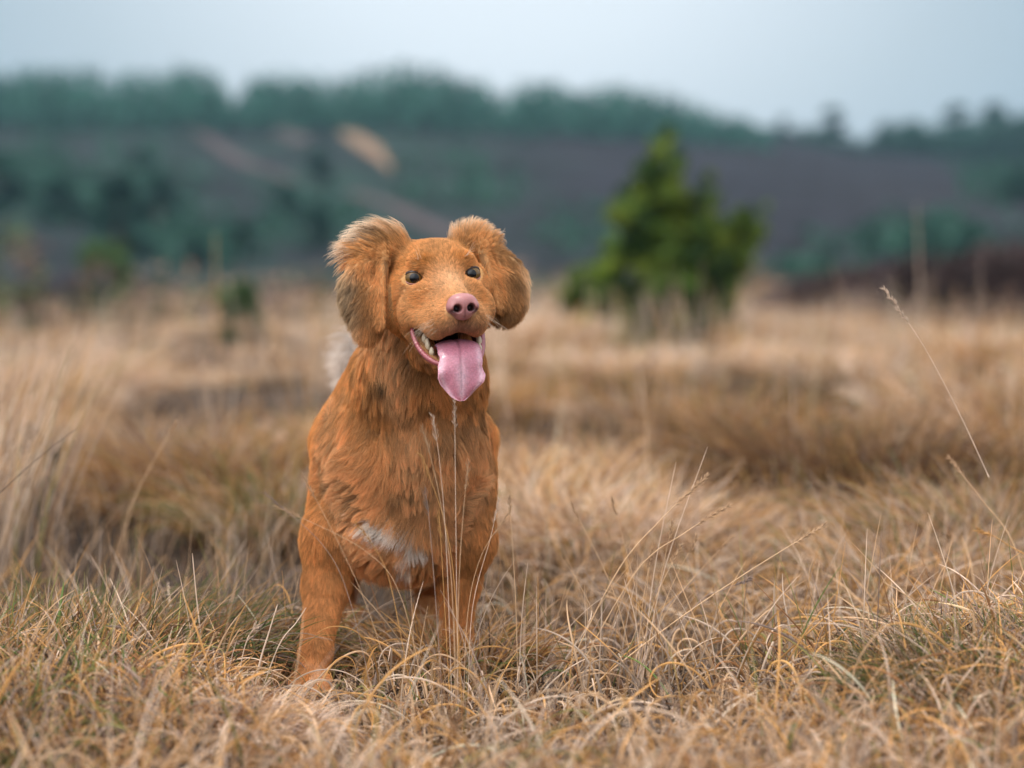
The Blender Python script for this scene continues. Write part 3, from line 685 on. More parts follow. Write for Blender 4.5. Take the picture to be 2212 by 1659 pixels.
tag(mesh_obj('heather_bank', V, F, m_leaf, smooth=False, attrs={'tint': cc}), 'dark brown bank of heather at the right behind the moor grass', kind='stuff')

r = np.random.default_rng(521); cen, rad, cols = [], [], []
for i in range(1100):
    px = r.uniform(-150, 1700); Yd = r.uniform(22, 62); x = (px - 1106) / F_PX * Yd; g = float(ground(x, Yd))
    q = float(gp1(np.array([[x * .12, Yd * .12]]))[0, 0])
    if q < -.25: continue
    hb = (.30 + .40 * max(q, 0)) * (.6 + .4 * (px < 800)) * r.uniform(.6, 1.3)
    for k in range(3): cen.append((x + r.normal() * .25, Yd + r.normal() * .3, g + hb * (k + .6) / 3)); rad.append(r.uniform(.12, .26)); cols.append(np.array([(.20, .135, .10), (.065, .045, .040), (.085, .11, .05)][r.integers(3)]) * r.uniform(.7, 1.4))
V, F, cc = leaf_cloud(cen, rad, 420, .06, cols, 522)
tag(mesh_obj('heather_patches', V, F, m_leaf, smooth=False, attrs={'tint': cc}), 'ragged brown heather and low growth along the far edge of the grass', kind='stuff')
# ------------------------------------------------------------------ implicit surfaces
class Field:
    def __init__(s, lo, hi, h):
        s.lo = np.array(lo, float); s.h = h
        s.n = np.ceil((np.array(hi) - s.lo) / h).astype(int)
        s.D = np.full(s.n, 0.05, np.float32)
    def _sub(s, lo, hi):
        a = np.clip(np.floor((lo - s.lo) / s.h).astype(int), 0, s.n); b = np.clip(np.ceil((hi - s.lo) / s.h).astype(int) + 1, 0, s.n)
        if (b <= a).any(): return None, None
        g = np.meshgrid(*[(np.arange(a[i], b[i]) * s.h + s.lo[i]).astype(np.float32) for i in range(3)], indexing='ij')
        return tuple(slice(a[i], b[i]) for i in range(3)), np.stack(g, -1)
    def add(s, prim, k=0.01, cut=False):
        sl, P = s._sub(prim.lo - 0.03, prim.hi + 0.03)
        if sl is None: return
        d = prim(P).astype(np.float32); a = s.D[sl]
        if cut:
            d = -d; h = np.clip(.5 - .5 * (a - d) / k, 0, 1)
            s.D[sl] = np.where(True, a + (d - a) * h + k * h * (1 - h), a)
        else:
            h = np.clip(.5 + .5 * (a - d) / k, 0, 1)
            s.D[sl] = a + (d - a) * h - k * h * (1 - h)
    def mesh(s):
        bgv = 3 * s.h
        g = openvdb.FloatGrid(bgv); g.copyFromArray(np.clip(s.D, -bgv, bgv))
        p, t, q = g.convertToPolygons(0.0, 0.0)
        p = np.asarray(p, float) * s.h + s.lo; q = np.asarray(q)[:, ::-1]
        t = np.asarray(t)
        F = q.astype(np.int64)
        if len(t): F = np.concatenate([F, np.concatenate([t[:, ::-1], t[:, :1]], 1)])
        return p, F

def rotm(dirz, twist=None):
    """orthonormal axes: rows x', y', z' with z' along dirz"""
    z = unit(np.array(dirz, float)); up = np.array(twist if twist is not None else (0, 1, 0.01), float)
    x = unit(np.cross(up, z)); y = np.cross(z, x); return np.stack([x, y, z])

class Ell:
    def __init__(s, c, r, M=None):
        s.c = np.array(c, float); s.r = np.array(r, float); s.M = np.eye(3) if M is None else np.array(M, float)
        e = np.sqrt(((s.M.T * s.r) ** 2).sum(1)); s.lo = s.c - e; s.hi = s.c + e
    def __call__(s, P):
        q = (P - s.c.astype(P.dtype)) @ s.M.T.astype(P.dtype)
        a = np.linalg.norm(q / s.r.astype(P.dtype), axis=-1); b = np.linalg.norm(q / (s.r ** 2).astype(P.dtype), axis=-1)
        return a * (a - 1) / np.maximum(b, 1e-6)

class Cap:
    """round cone between two points"""
    def __init__(s, a, b, ra, rb):
        s.a = np.array(a, float); s.b = np.array(b, float); s.ra, s.rb = ra, rb
        m = max(ra, rb); s.lo = np.minimum(s.a, s.b) - m; s.hi = np.maximum(s.a, s.b) + m
    def __call__(s, P):
        ab = (s.b - s.a).astype(P.dtype); q = P - s.a.astype(P.dtype)
        t = np.clip(q @ ab / (ab @ ab), 0, 1)
        return np.linalg.norm(q - t[..., None] * ab, axis=-1) - (s.ra + (s.rb - s.ra) * t)

# ------------------------------------------------------------------ the dog
HYAW, HROLL = R(15), R(4.0)
H0 = W(957, 597, 2.80)
hr = np.array([math.cos(HYAW), math.sin(HYAW), math.tan(HROLL)]); hr /= np.linalg.norm(hr)
hf = np.array([math.sin(HYAW), -math.cos(HYAW), 0.02]); hf -= hr * (hf @ hr); hf /= np.linalg.norm(hf)
hu = np.cross(hf, hr) * -1
hu = hu if hu[2] > 0 else -hu
HM = np.stack([hr, hf, hu])              # rows: right, forward, up
def HL(x, y, z): return H0 + (x * hr + y * hf + z * hu) * .001
def toH(P): return (P - H0) @ HM.T * 1000
def hell(c, r, axes=None):
    M = HM if axes is None else np.array(axes) @ HM
    return Ell(HL(*c), np.array(r) * .001, M)
def hcap(a, b, ra, rb): return Cap(HL(*a), HL(*b), ra * .001, rb * .001)
def rot2(ax, deg):
    c, s_ = math.cos(R(deg)), math.sin(R(deg))
    return {'x': [[1, 0, 0], [0, c, s_], [0, -s_, c]], 'y': [[c, 0, s_], [0, 1, 0], [-s_, 0, c]], 'z': [[c, s_, 0], [-s_, c, 0], [0, 0, 1]]}[ax]

prims = []      # (region, prim, k)
def A(reg, p, k=.012): prims.append((reg, p, k))
mm = .001
# skull and face
A('head', hell((0, -42, 3), (52, 57, 41)))
for s_ in (-1, 1):
    A('head', hell((23 * s_, -5, 17), (15, 13, 10)), .009)
    A('head', hell((47 * s_, -26, -14), (13, 27, 19)), .012)
    A('head', hell((44 * s_, -34, -38), (18, 29, 27)), .014)
    A('head', hell((33 * s_, -8, 0), (17, 13, 13)), .008)
    A('head', hell((24 * s_, 6, -17), (18, 20, 13)), .010)
    A('head', hell((29 * s_, 11, -31), (16, 17, 17)), .010)
    A('muzzle', hell((14 * s_, 60, -48), (16, 20, 17)), .007)
    A('muzzle', hell((22 * s_, 44, -58), (11, 18, 13)), .008)
    A('muzzle', hcap((27 * s_, 42, -53), (40 * s_, 14, -44), 10.5, 11), .010)
    A('muzzle', hell((45 * s_, 4, -40), (11, 15, 19)), .009)
    js = 1.04 if s_ < 0 else .88
    A('jaw', hcap((40 * s_ * js, -8, -60), (33 * s_ * js, 22, -82), 8.5, 6), .009)
    A('jaw', hcap((33 * s_ * js, 22, -84), (22 * s_, 42, -98), 6, 5.5), .008)
    A('jaw', hcap((22 * s_, 42, -99), (8 * s_, 58, -107), 5.5, 5), .008)
A('muzzle', hcap((0, -2, -4), (0, 70, -31), 17, 12.5), .013)
A('muzzle', hell((0, 33, -40), (30, 37, 20), rot2('x', -14)), .012)
A('jaw', hell((0, 20, -92), (19, 34, 7), rot2('x', -30)), .010)
A('jaw', hell((0, 56, -110), (12, 10, 7)), .008)
A('neck', hell((0, -42, -64), (38, 36, 34)), .016)      # throat
# neck, chest, trunk
def cap(a, b, ra, rb): return Cap(W(*a), W(*b), ra * mm, rb * mm)
def ell(c, r, M=None): return Ell(W(*c), np.array(r) * mm, M)
A('neck', cap((936, 640, 2.895), (910, 820, 2.94), 54, 68), .02)
A('neck', cap((910, 820, 2.94), (878, 960, 2.99), 70, 88), .02)
A('chest', ell((872, 1010, 2.99), (96, 100, 112)), .02)
A('chest', ell((862, 1120, 2.975), (76, 76, 58)), .02)
A('chest', ell((930, 960, 2.93), (62, 55, 80)), .02)
A('shoulder', cap((832, 800, 2.99), (752, 950, 3.04), 40, 42), .025)
A('shoulder', cap((760, 960, 3.02), (724, 1165, 2.965), 39, 36), .02)
A('shoulder', cap((1000, 950, 3.02), (1004, 1165, 2.975), 40, 34), .02)
A('flank', cap((866, 985, 3.06), (820, 985, 3.42), 97, 88), .03)
A('flank', cap((855, 1075, 3.06), (830, 1040, 3.40), 85, 62), .03)
# front legs
A('leg', cap((722, 1165, 2.965), (706, 1260, 2.955), 36, 27), .018)
A('leg', cap((706, 1260, 2.955), (682, 1405, 2.90), 25, 15.5), .014)
A('leg', cap((682, 1405, 2.90), (668, 1485, 2.87), 15.5, 14), .012)
A('leg', cap((1004, 1165, 2.975), (992, 1250, 2.985), 33, 25), .018)
A('leg', cap((992, 1250, 2.985), (985, 1370, 2.985), 24, 17.5), .014)
A('leg', cap((985, 1370, 2.985), (978, 1435, 2.975), 17.5, 17), .012)
for (px, py, Y) in ((668, 1500, 2.855), (974, 1452, 2.955)):
    c = W(px, py, Y); c[2] = .018
    for i, dx in enumerate((-14, -4.5, 4.5, 14)):
        fy = -.028 if i in (1, 2) else -.018
        A('leg', Cap(c + (dx * .6 * mm, .02, .008), c + (dx * mm, fy, -.004), .0125, .0095), .006)
# hind legs
for (x0, x1, x2, pxp) in ((770, 742, 740, 742), (915, 932, 928, 926)):
    A('hind', cap((x0, 1075, 3.38), (x1, 1165, 3.36), 66, 42), .03)
    A('hind', cap((x1, 1165, 3.36), (x2, 1270, 3.47), 36, 19), .016)
    A('hind', cap((x2, 1270, 3.47), (pxp, 1352, 3.43), 17, 16), .01)
    c = W(pxp, 1365, 3.40); c[2] = .02
    for i, dx in enumerate((-19, -6, 6, 19)):
        A('hind', Cap(c + (dx * .6 * mm, .02, .006), c + (dx * mm, -.024, -.003), .015, .012), .006)
# tail, raised and swung to one side
TAIL = [W(800, 985, 3.52), W(782, 890, 3.60), W(768, 800, 3.62), W(755, 725, 3.60)]
for a_, b_, ra, rb in zip(TAIL[:-1], TAIL[1:], (20, 11, 6), (11, 6, 3)):
    A('tail', Cap(a_, b_, ra * mm, rb * mm), .012)
# ears: thin hanging flaps, folded at the top, rolled front edge
GROOVE = []
def earprims(s_, dx, tilt, dz, low, midx, inx, botx, botr):
    T1 = np.array(rot2('y', tilt * s_)) @ np.array(rot2('z', 16 * s_))
    A('ear', hell((50 * s_, -44, 34 + dz), (20, 13, 15)), .014)
    A('ear', hell((41 * s_, -49, 36 + dz), (14, 12, 7), rot2('y', -22 * s_)), .012)
    A('ear', hell(((68 + dx) * s_, -42, 27 + dz), (22, 10, 13), rot2('y', -34 * s_)), .012)
    A('ear', hcap(((58 + dx * .5) * s_, -28, 31 + dz), (midx * s_, -18, -14 + low), 6, 5), .003)
    A('ear', hcap((midx * s_, -18, -14 + low), (inx * s_, -12, -50 + low), 5, 4.5), .003)
    A('ear', hell(((87 + dx * .8) * s_, -34, -11 + dz), (25, 6.5, 32), T1), .016)
    A('ear', hell((botx * s_, -24, -40 + low), (botr, 5.5, 30), T1), .016)
    GROOVE.append(hcap(((midx - 9.5) * s_, -20, 20), ((midx - 9) * s_, -15, -14 + low), 2.2, 2.8)); GROOVE.append(hcap(((midx - 9) * s_, -15, -14 + low), ((inx - 8) * s_, -14, -56 + low), 2.8, 3.2))
earprims(-1, 5, 10, 0, 0, 70, 74, 85, 19)
earprims(1, -8, 0, 1, 8, 62, 67, 79, 22)

f = Field((-.36, 2.66, -.01), (.16, 3.70, .62), .0022)
for reg, p, k in prims: f.add(p, k)
# mouth cavity and eye openings
cuts0 = [(hcap((27 * s_, 40, -26), (46 * s_, 14, -33), 3, 4.5), .009) for s_ in (-1, 1)]
cuts = [(hcap((0, -22, -64), (0, 40, -80), 17, 15), .006), (hell((0, 26, -76), (31, 44, 13), rot2('x', -20)), .006),
        (hell((0, 66, -86), (22, 26, 13), rot2('x', -18)), .005)]
EYES = [HL(-34, -4.5, 0), HL(34, -4.5, 0)]
ER = .0120
for c_, k_ in cuts: f.add(c_, k_, cut=True)
for s_ in (-1, 1): f.add(hell((34.3 * s_, 6, 0), (11.2, 10, 8.0)), .003, cut=True)
for g_ in GROOVE: f.add(g_, .003, cut=True)
BV, BF = f.mesh()

REG = ['head', 'muzzle', 'jaw', 'neck', 'chest', 'shoulder', 'flank', 'leg', 'hind', 'tail', 'ear']
def region_w(P, sig=.006):
    D = np.full((len(P), len(REG)), 1.0, np.float32)
    Pf = P.astype(np.float32)
    for reg, p, k in prims:
        i = REG.index(reg); D[:, i] = np.minimum(D[:, i], p(Pf))
    w = np.exp(-(D - D.min(1, keepdims=True)) / sig)
    w[:, REG.index('ear')] *= 1.5
    return w / w.sum(1, keepdims=True)

def cavity_d(P):
    return np.min([c_(P.astype(np.float32)) for c_, k_ in cuts], axis=0)

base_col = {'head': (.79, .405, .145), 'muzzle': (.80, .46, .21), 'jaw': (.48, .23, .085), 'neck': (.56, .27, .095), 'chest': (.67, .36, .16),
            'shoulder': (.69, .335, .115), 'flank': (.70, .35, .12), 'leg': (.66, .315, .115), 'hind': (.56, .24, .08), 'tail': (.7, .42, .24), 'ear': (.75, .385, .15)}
BC = np.array([base_col[r] for r in REG])
nz1 = SNoise(3, 45); nz2 = SNoise(4, 160)
def blob(Q, c, r): return np.exp(-(((Q - np.array(c)) / np.array(r)) ** 2).sum(-1))
def mix(c, t, col): return c * (1 - t[:, None]) + np.array(col) * t[:, None]
WHITE = [W(828, 1128, 2.91), W(880, 1160, 2.915), W(892, 1200, 2.925)]
def coat(P, w):
    c = w @ BC
    Q = toH(P)
    hd = w[:, [0, 1, 2]].sum(1); er = w[:, REG.index('ear')]
    c = mix(c, hd * np.clip(blob(Q, (0, 24, -12), (17, 42, 19)) * 1.1, 0, 1) * .72, (.88, .58, .34))     # pale muzzle bridge, with the light on it painted in
    c = mix(c, hd * blob(Q, (0, -20, 40), (22, 40, 18)) * .35, (.66, .34, .14))
    for s_ in (-1, 1):
        c = mix(c, hd * blob(Q, (21 * s_, 4, 19), (11, 16, 8)) * .85, (.60, .26, .06))        # brow spots
        c = mix(c, hd * blob(Q, (36 * s_, 0, -13), (16, 20, 7)) * .4, (.72, .45, .25))
        c = mix(c, hd * blob(Q, (17 * s_, 62, -60), (15, 20, 9)) * .6, (.68, .40, .24))
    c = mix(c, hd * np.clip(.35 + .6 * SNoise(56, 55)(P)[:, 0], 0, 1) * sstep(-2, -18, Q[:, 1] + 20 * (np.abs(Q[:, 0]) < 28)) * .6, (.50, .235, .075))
    c = mix(c, hd * blob(Q, (0, 76, -60), (22, 22, 9)) * .7, (.42, .22, .15))
    c = mix(c, hd * blob(Q, (0, 80, -56), (11, 12, 9)) * .8, (.40, .20, .16))
    c = mix(c, er * sstep(12, 40, Q[:, 2]) * sstep(-36, -48, Q[:, 1] - .25 * (Q[:, 2] - 30).clip(0, 40)) * .95, (.95, .78, .60))
    c = mix(c, er * sstep(5, 30, Q[:, 2]) * sstep(-46, -36, Q[:, 1]) * .5, (.74, .40, .15))                             # pale fringe on the ear folds
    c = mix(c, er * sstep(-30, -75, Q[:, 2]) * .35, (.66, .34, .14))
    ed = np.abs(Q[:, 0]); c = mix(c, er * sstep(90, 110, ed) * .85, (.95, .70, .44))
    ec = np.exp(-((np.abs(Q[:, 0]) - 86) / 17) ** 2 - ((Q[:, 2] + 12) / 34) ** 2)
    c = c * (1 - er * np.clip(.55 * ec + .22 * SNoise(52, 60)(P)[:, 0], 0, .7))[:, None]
    ch = w[:, REG.index('chest')] + w[:, REG.index('neck')]
    c = mix(c, np.clip(ch, 0, 1) * np.clip(.45 + .6 * SNoise(55, 30)(P * (1, 1, .4))[:, 0], 0, 1) * .7, (.78, .48, .25))
    qx, qy = to_px(P); qx = qx + 14 * nz2(P)[:, 0]; qy = qy + 10 * nz2(P + 3)[:, 0]
    poly = [(796, 1100), (860, 1110), (914, 1128), (900, 1165), (880, 1200), (866, 1164), (832, 1132)]
    ins = np.zeros(len(P), bool); dmin = np.full(len(P), 1e9)
    for i in range(len(poly)):
        (x1, y1), (x2, y2) = poly[i], poly[i - 1]
        ins ^= ((y1 > qy) != (y2 > qy)) & (qx < (x2 - x1) * (qy - y1) / (y2 - y1 + 1e-9) + x1)
        t = np.clip(((qx - x1) * (x2 - x1) + (qy - y1) * (y2 - y1)) / ((x2 - x1) ** 2 + (y2 - y1) ** 2), 0, 1)
        dmin = np.minimum(dmin, np.hypot(qx - x1 - t * (x2 - x1), qy - y1 - t * (y2 - y1)))
    wt = sstep(-5, 5, np.where(ins, dmin, -dmin)) * (P[:, 1] < 3.0) * (w[:, REG.index('chest')] + w[:, 5] > .3)
    c = mix(c, wt, (.74, .66, .59))
    ta = w[:, REG.index('tail')] * sstep(.285, .33, P[:, 2]); c = mix(c, ta, (.80, .70, .62))
    return c

bw = region_w(BV)
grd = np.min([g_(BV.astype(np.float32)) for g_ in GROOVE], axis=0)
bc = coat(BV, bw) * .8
bc = bc * (.45 + .55 * sstep(.001, .006, grd))[:, None]  # shade in the groove between ear and face painted into the skin
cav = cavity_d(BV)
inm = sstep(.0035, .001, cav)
Q = toH(BV)
lipd = inm
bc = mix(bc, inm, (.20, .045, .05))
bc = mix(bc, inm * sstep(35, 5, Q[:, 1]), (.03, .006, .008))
dog = empty('dog', (float(H0[0]) - .02, 2.95, 0))
tag(dog, 'red brown long haired dog panting with its pink tongue out, standing in dry grass', 'dog')
m_skin = plain_mat('dog_skin', (.3, .12, .04), .75, .12, 90, attr='tint')
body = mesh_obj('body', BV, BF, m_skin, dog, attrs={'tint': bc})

# ---- smooth normals per vertex from the field gradient
def fieldgrad(P):
    G = np.zeros_like(P)
    idx = (P - f.lo) / f.h
    i = np.clip(np.round(idx).astype(int), 2, f.n - 3)
    for a in range(3):
        d = np.zeros(3, int); d[a] = 2
        G[:, a] = f.D[tuple((i + d).T)] - f.D[tuple((i - d).T)]
    return unit(G)

# ---- fur
def sample_mesh(V, F, dens, n):
    a, b, c, d = (V[F[:, i]] for i in range(4))
    ar = (np.linalg.norm(np.cross(b - a, c - a), axis=1) + np.linalg.norm(np.cross(c - a, d - a), axis=1)) * .5
    wt = ar * dens[F].mean(1); wt /= wt.sum()
    fi = rng.choice(len(F), n, p=wt)
    u, v = rng.random((2, n, 1))
    return (a[fi] * (1 - u) + b[fi] * u) * (1 - v) + (d[fi] * (1 - u) + c[fi] * u) * v

FUR_N = 520000
dens_r = {'head': 3.2, 'muzzle': 4.2, 'jaw': 2.0, 'neck': 1.4, 'chest': 1.7, 'shoulder': 1.5, 'flank': .35, 'leg': 2.2, 'hind': .7, 'tail': .45, 'ear': 1.9}
dv = bw @ np.array([dens_r[r] for r in REG])
Nv = fieldgrad(BV)
tocam = unit(np.array([0, 0, CAM_H]) - BV)
facing = (Nv * tocam).sum(1)
dv = dv * np.where(facing < -.35, .3, 1) * np.where(Nv[:, 2] < -.3, 1.8, 1)
hideeye = np.min([np.linalg.norm(BV - e_, axis=1) for e_ in EYES], axis=0)
grd = np.min([g_(BV.astype(np.float32)) for g_ in GROOVE], axis=0)
dv = dv * sstep(.0005, .002, grd)
QB = toH(BV)
for si in (0, 1):
    s_ = (-1, 1)[si]; c_, a_ = math.cos(R(16)), math.sin(R(16)); q_ = QB - toH(EYES[si][None])
    xe = q_[:, 0] * c_ - q_[:, 1] * a_ * s_; ye = q_[:, 0] * a_ * s_ + q_[:, 1] * c_
    dv = dv * np.where((ye > 0) & ((xe / 12.6) ** 2 + (q_[:, 2] / 9.2) ** 2 < 1), 0, 1)
dv = dv * (inm < .3) * sstep(.0115, .0122, hideeye)
nose_c = HL(0, 84, -35)
dn = np.linalg.norm(((BV - nose_c) @ HM.T) / np.array([.0195, .016, .0160]), axis=1)
dv = dv * (dn > 1.0)
P0 = sample_mesh(BV, BF, dv, FUR_N)
w = region_w(P0); N = fieldgrad(P0); Q = toH(P0)
n = len(P0)
ri = {r: i for i, r in enumerate(REG)}
# flow
sx = np.sign(Q[:, 0]); ax = np.clip(np.abs(Q[:, 0]) / 30, 0, 1)
def hvec(x, y, z): return np.stack([x, y, z], 1) @ HM
one = np.ones(n)
flow = {}
flow['head'] = hvec(.25 * sx * ax, -1 * one, .25 - .8 * sstep(5, -35, Q[:, 2])) + SNoise(61, 50, 3, 3)(P0) * .12
flow['muzzle'] = hvec(.35 * sx * ax, -1 * one, .15 - .65 * sstep(-15, -50, Q[:, 2])) + SNoise(62, 50, 3, 3)(P0) * .12
flow['jaw'] = hvec(.2 * sx, -1 * one, -.5 * one)
cx = (P0[:, 0] - W(880, 900, 2.9)[0])
sw = SNoise(11, 34, 3, 3)(P0)
flow['neck'] = np.stack([cx * 6, .35 * one, -1 * one], 1) + sw * .45
flow['chest'] = np.stack([cx * 1.5, 0 * one, -1 * one], 1) + sw * .8
flow['shoulder'] = np.stack([-np.sign(cx) * .15, .45 * one, -1 * one], 1) + sw * .35
flow['flank'] = np.stack([0 * one, 1 * one, -.6 * one], 1) + sw * .2
flow['leg'] = np.stack([0 * one, .25 * one, -1 * one], 1) + sw * .08
flow['hind'] = np.stack([0 * one, .4 * one, -1 * one], 1)
flow['tail'] = np.stack([-1 * one, .1 * one, .02 * one], 1) + sw * .15
up_e = sstep(14, 36, Q[:, 2])
flow['ear'] = hvec(sx * (.18 + .60 * up_e), -.25 - .3 * up_e, -1 + 1.75 * up_e + .3 * sstep(80, 110, np.abs(Q[:, 0])) ) + sw * .35
T = sum(w[:, ri[r]][:, None] * unit(flow[r]) for r in REG)
T = T - N * (T * N).sum(1, keepdims=True); T = unit(T)
# lengths (m)
L = w @ np.array([{'head': .0075, 'muzzle': .0055, 'jaw': .005, 'neck': .034, 'chest': .040, 'shoulder': .019, 'flank': .02, 'leg': .012, 'hind': .014, 'tail': .048, 'ear': .0085}[r] for r in REG])
back = np.clip(N[:, 1] - .25, 0, 1)
L = L + (w[:, ri['leg']] + w[:, ri['hind']]) * back * .022 * (P0[:, 2] > .09)
L = L + (w[:, ri['chest']] + w[:, ri['shoulder']] * .5) * sstep(-.2, -.7, N[:, 2]) * .012
L = L + w[:, ri['ear']] * (up_e * sstep(-30, -44, Q[:, 1]) * .026 * (1 + .6 * (sx < 0)) + sstep(88, 108, np.abs(Q[:, 0])) * .009 + sstep(-48, -72, Q[:, 2]) * .006)
L = L * (1 - .35 * w[:, ri['head']] * sstep(22, 10, np.abs(hideeye.min() * 0 + np.min([np.linalg.norm(P0 - e_, axis=1) for e_ in EYES], axis=0) * 1000)))
L = L * (.4 + .6 * sstep(.002, .008, np.min([g_(P0.astype(np.float32)) for g_ in GROOVE], axis=0)))
L = L * rng.uniform(.65, 1.15, n)
lift = w @ np.array([{'head': .42, 'muzzle': .48, 'jaw': .35, 'neck': .42, 'chest': .42, 'shoulder': .35, 'flank': .35, 'leg': .36, 'hind': .40, 'tail': .7, 'ear': .52}[r] for r in REG])
lift = lift + w[:, ri['ear']] * up_e * .5
SEG = 6
S = np.zeros((n, SEG + 1, 3)); S[:, 0] = P0 - N * .0004
wav = SNoise(21, 60, 3, 3); ph = rng.uniform(0, 6.28, (n, 1))
longness = np.clip((L - .012) / .02, 0, 1)[:, None]
B = np.cross(N, T)
for i in range(SEG):
    s = (i + .5) / SEG
    d = T + N * (lift[:, None] * (1.15 - 1.0 * s)) + rng.normal(size=(n, 3)) * .09
    d = d + B * (np.sin(s * 6.5 + 2.2 * wav(P0)[:, :1] * 2) * .38 * longness) + np.array([0, 0, -.25]) * s * longness
    S[:, i + 1] = S[:, i] + unit(d) * (L / SEG)[:, None]
# locks
def clump(S, P, ncl, amt, pw):
    cid = rng.choice(len(P), ncl, replace=False)
    kd = kdtree.KDTree(ncl)
    for j, c in enumerate(cid): kd.insert(P[c], j)
    kd.balance()
    near = np.array([kd.find(p)[1] for p in P])
    t = (np.linspace(0, 1, S.shape[1]) ** pw)[None, :, None] * amt[:, None, None]
    same = np.clip(1 - np.abs(L - L[cid][near]) / (L + 1e-6), 0, 1)
    return S + (S[cid][near] - S) * t, near, cid
cn = .5 + .5 * SNoise(77, 70)(P0)[:, 0]
S, nr, cid = clump(S, P0, 22000, (.35 + .15 * longness[:, 0]) * np.clip(cn + .4, .3, 1), 1.3)
S, nr2, cid2 = clump(S, P0, 4200, .55 * longness[:, 0] * np.clip(cn, 0.1, 1.1), 1.5)
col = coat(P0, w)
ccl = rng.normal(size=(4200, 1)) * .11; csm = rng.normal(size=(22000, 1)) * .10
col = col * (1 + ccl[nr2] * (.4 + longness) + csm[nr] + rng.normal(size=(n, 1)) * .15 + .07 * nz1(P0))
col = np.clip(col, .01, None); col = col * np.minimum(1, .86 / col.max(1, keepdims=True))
rad = (.00014 + .00005 * longness) * np.array([1, 1, .95, .85, .7, .5, .2])[None, :]
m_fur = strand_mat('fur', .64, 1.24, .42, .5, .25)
curves_obj('fur', S, rad, col, m_fur, dog)
# ---- nose
fn = Field(HL(0, 84, -38) - .036, HL(0, 84, -38) + .036, .0008)
for p_, k_ in ((hell((0, 83, -30), (16.5, 12, 9.5)), .004), (hell((0, 82, -38), (14, 13, 11)), .005), (hell((0, 81, -44), (9.5, 11, 7)), .005),
               (hell((11.5, 84, -36), (7.5, 10, 8)), .003), (hell((-11.5, 84, -36), (7.5, 10, 8)), .003)):
    fn.add(p_, k_)
for s_ in (-1, 1):
    fn.add(hell((7.8 * s_, 94, -37.5), (5.0, 11, 4.5), rot2('y', 30 * s_)), .0016, cut=True)
    fn.add(hcap((9 * s_, 96, -39), (18.0 * s_, 88, -42), 2.6, 1.4), .0015, cut=True)
fn.add(hcap((0, 98, -33), (0, 95.5, -43), .9, 1.5), .001, cut=True)
fn.add(hcap((0, 96, -44), (0, 92, -55), 1.1, 1.2), .001, cut=True)
NV, NF = fn.mesh(); Qn = toH(NV)
nc = np.tile(np.array([[.40, .165, .16]]), (len(NV), 1)); one_ = np.ones(len(NV))
nc = mix(nc, sstep(-40, -54, Qn[:, 2]) * .5, (.40, .17, .15))
for s_ in (-1, 1): nc = mix(nc, np.clip(1.5 * blob(Qn, (8.0 * s_, 85, -38), (5.2, 6.5, 4.6)), 0, 1), (.02, .006, .006))  # nostril shadow painted dark into the nose colour
for s_ in (-1, 1): nc = mix(nc, np.clip(1.6 * blob(Qn, (13.5 * s_, 91, -40.8), (4.5, 4.0, 1.9)), 0, 1) * .85, (.06, .02, .02))  # shade of the side slits painted in as well
nc = mix(nc, np.clip(1.5 * blob(Qn, (0, 94, -44), (1.1, 4, 8)), 0, 1) * .7, (.14, .05, .05))
m_nose = plain_mat('nose_skin', (.5, .2, .2), .38, .10, 900, .5, sss=.15, coat=.15, attr='tint', bump=.0004)
mesh_obj('nose', NV, NF, m_nose, dog, attrs={'tint': nc})

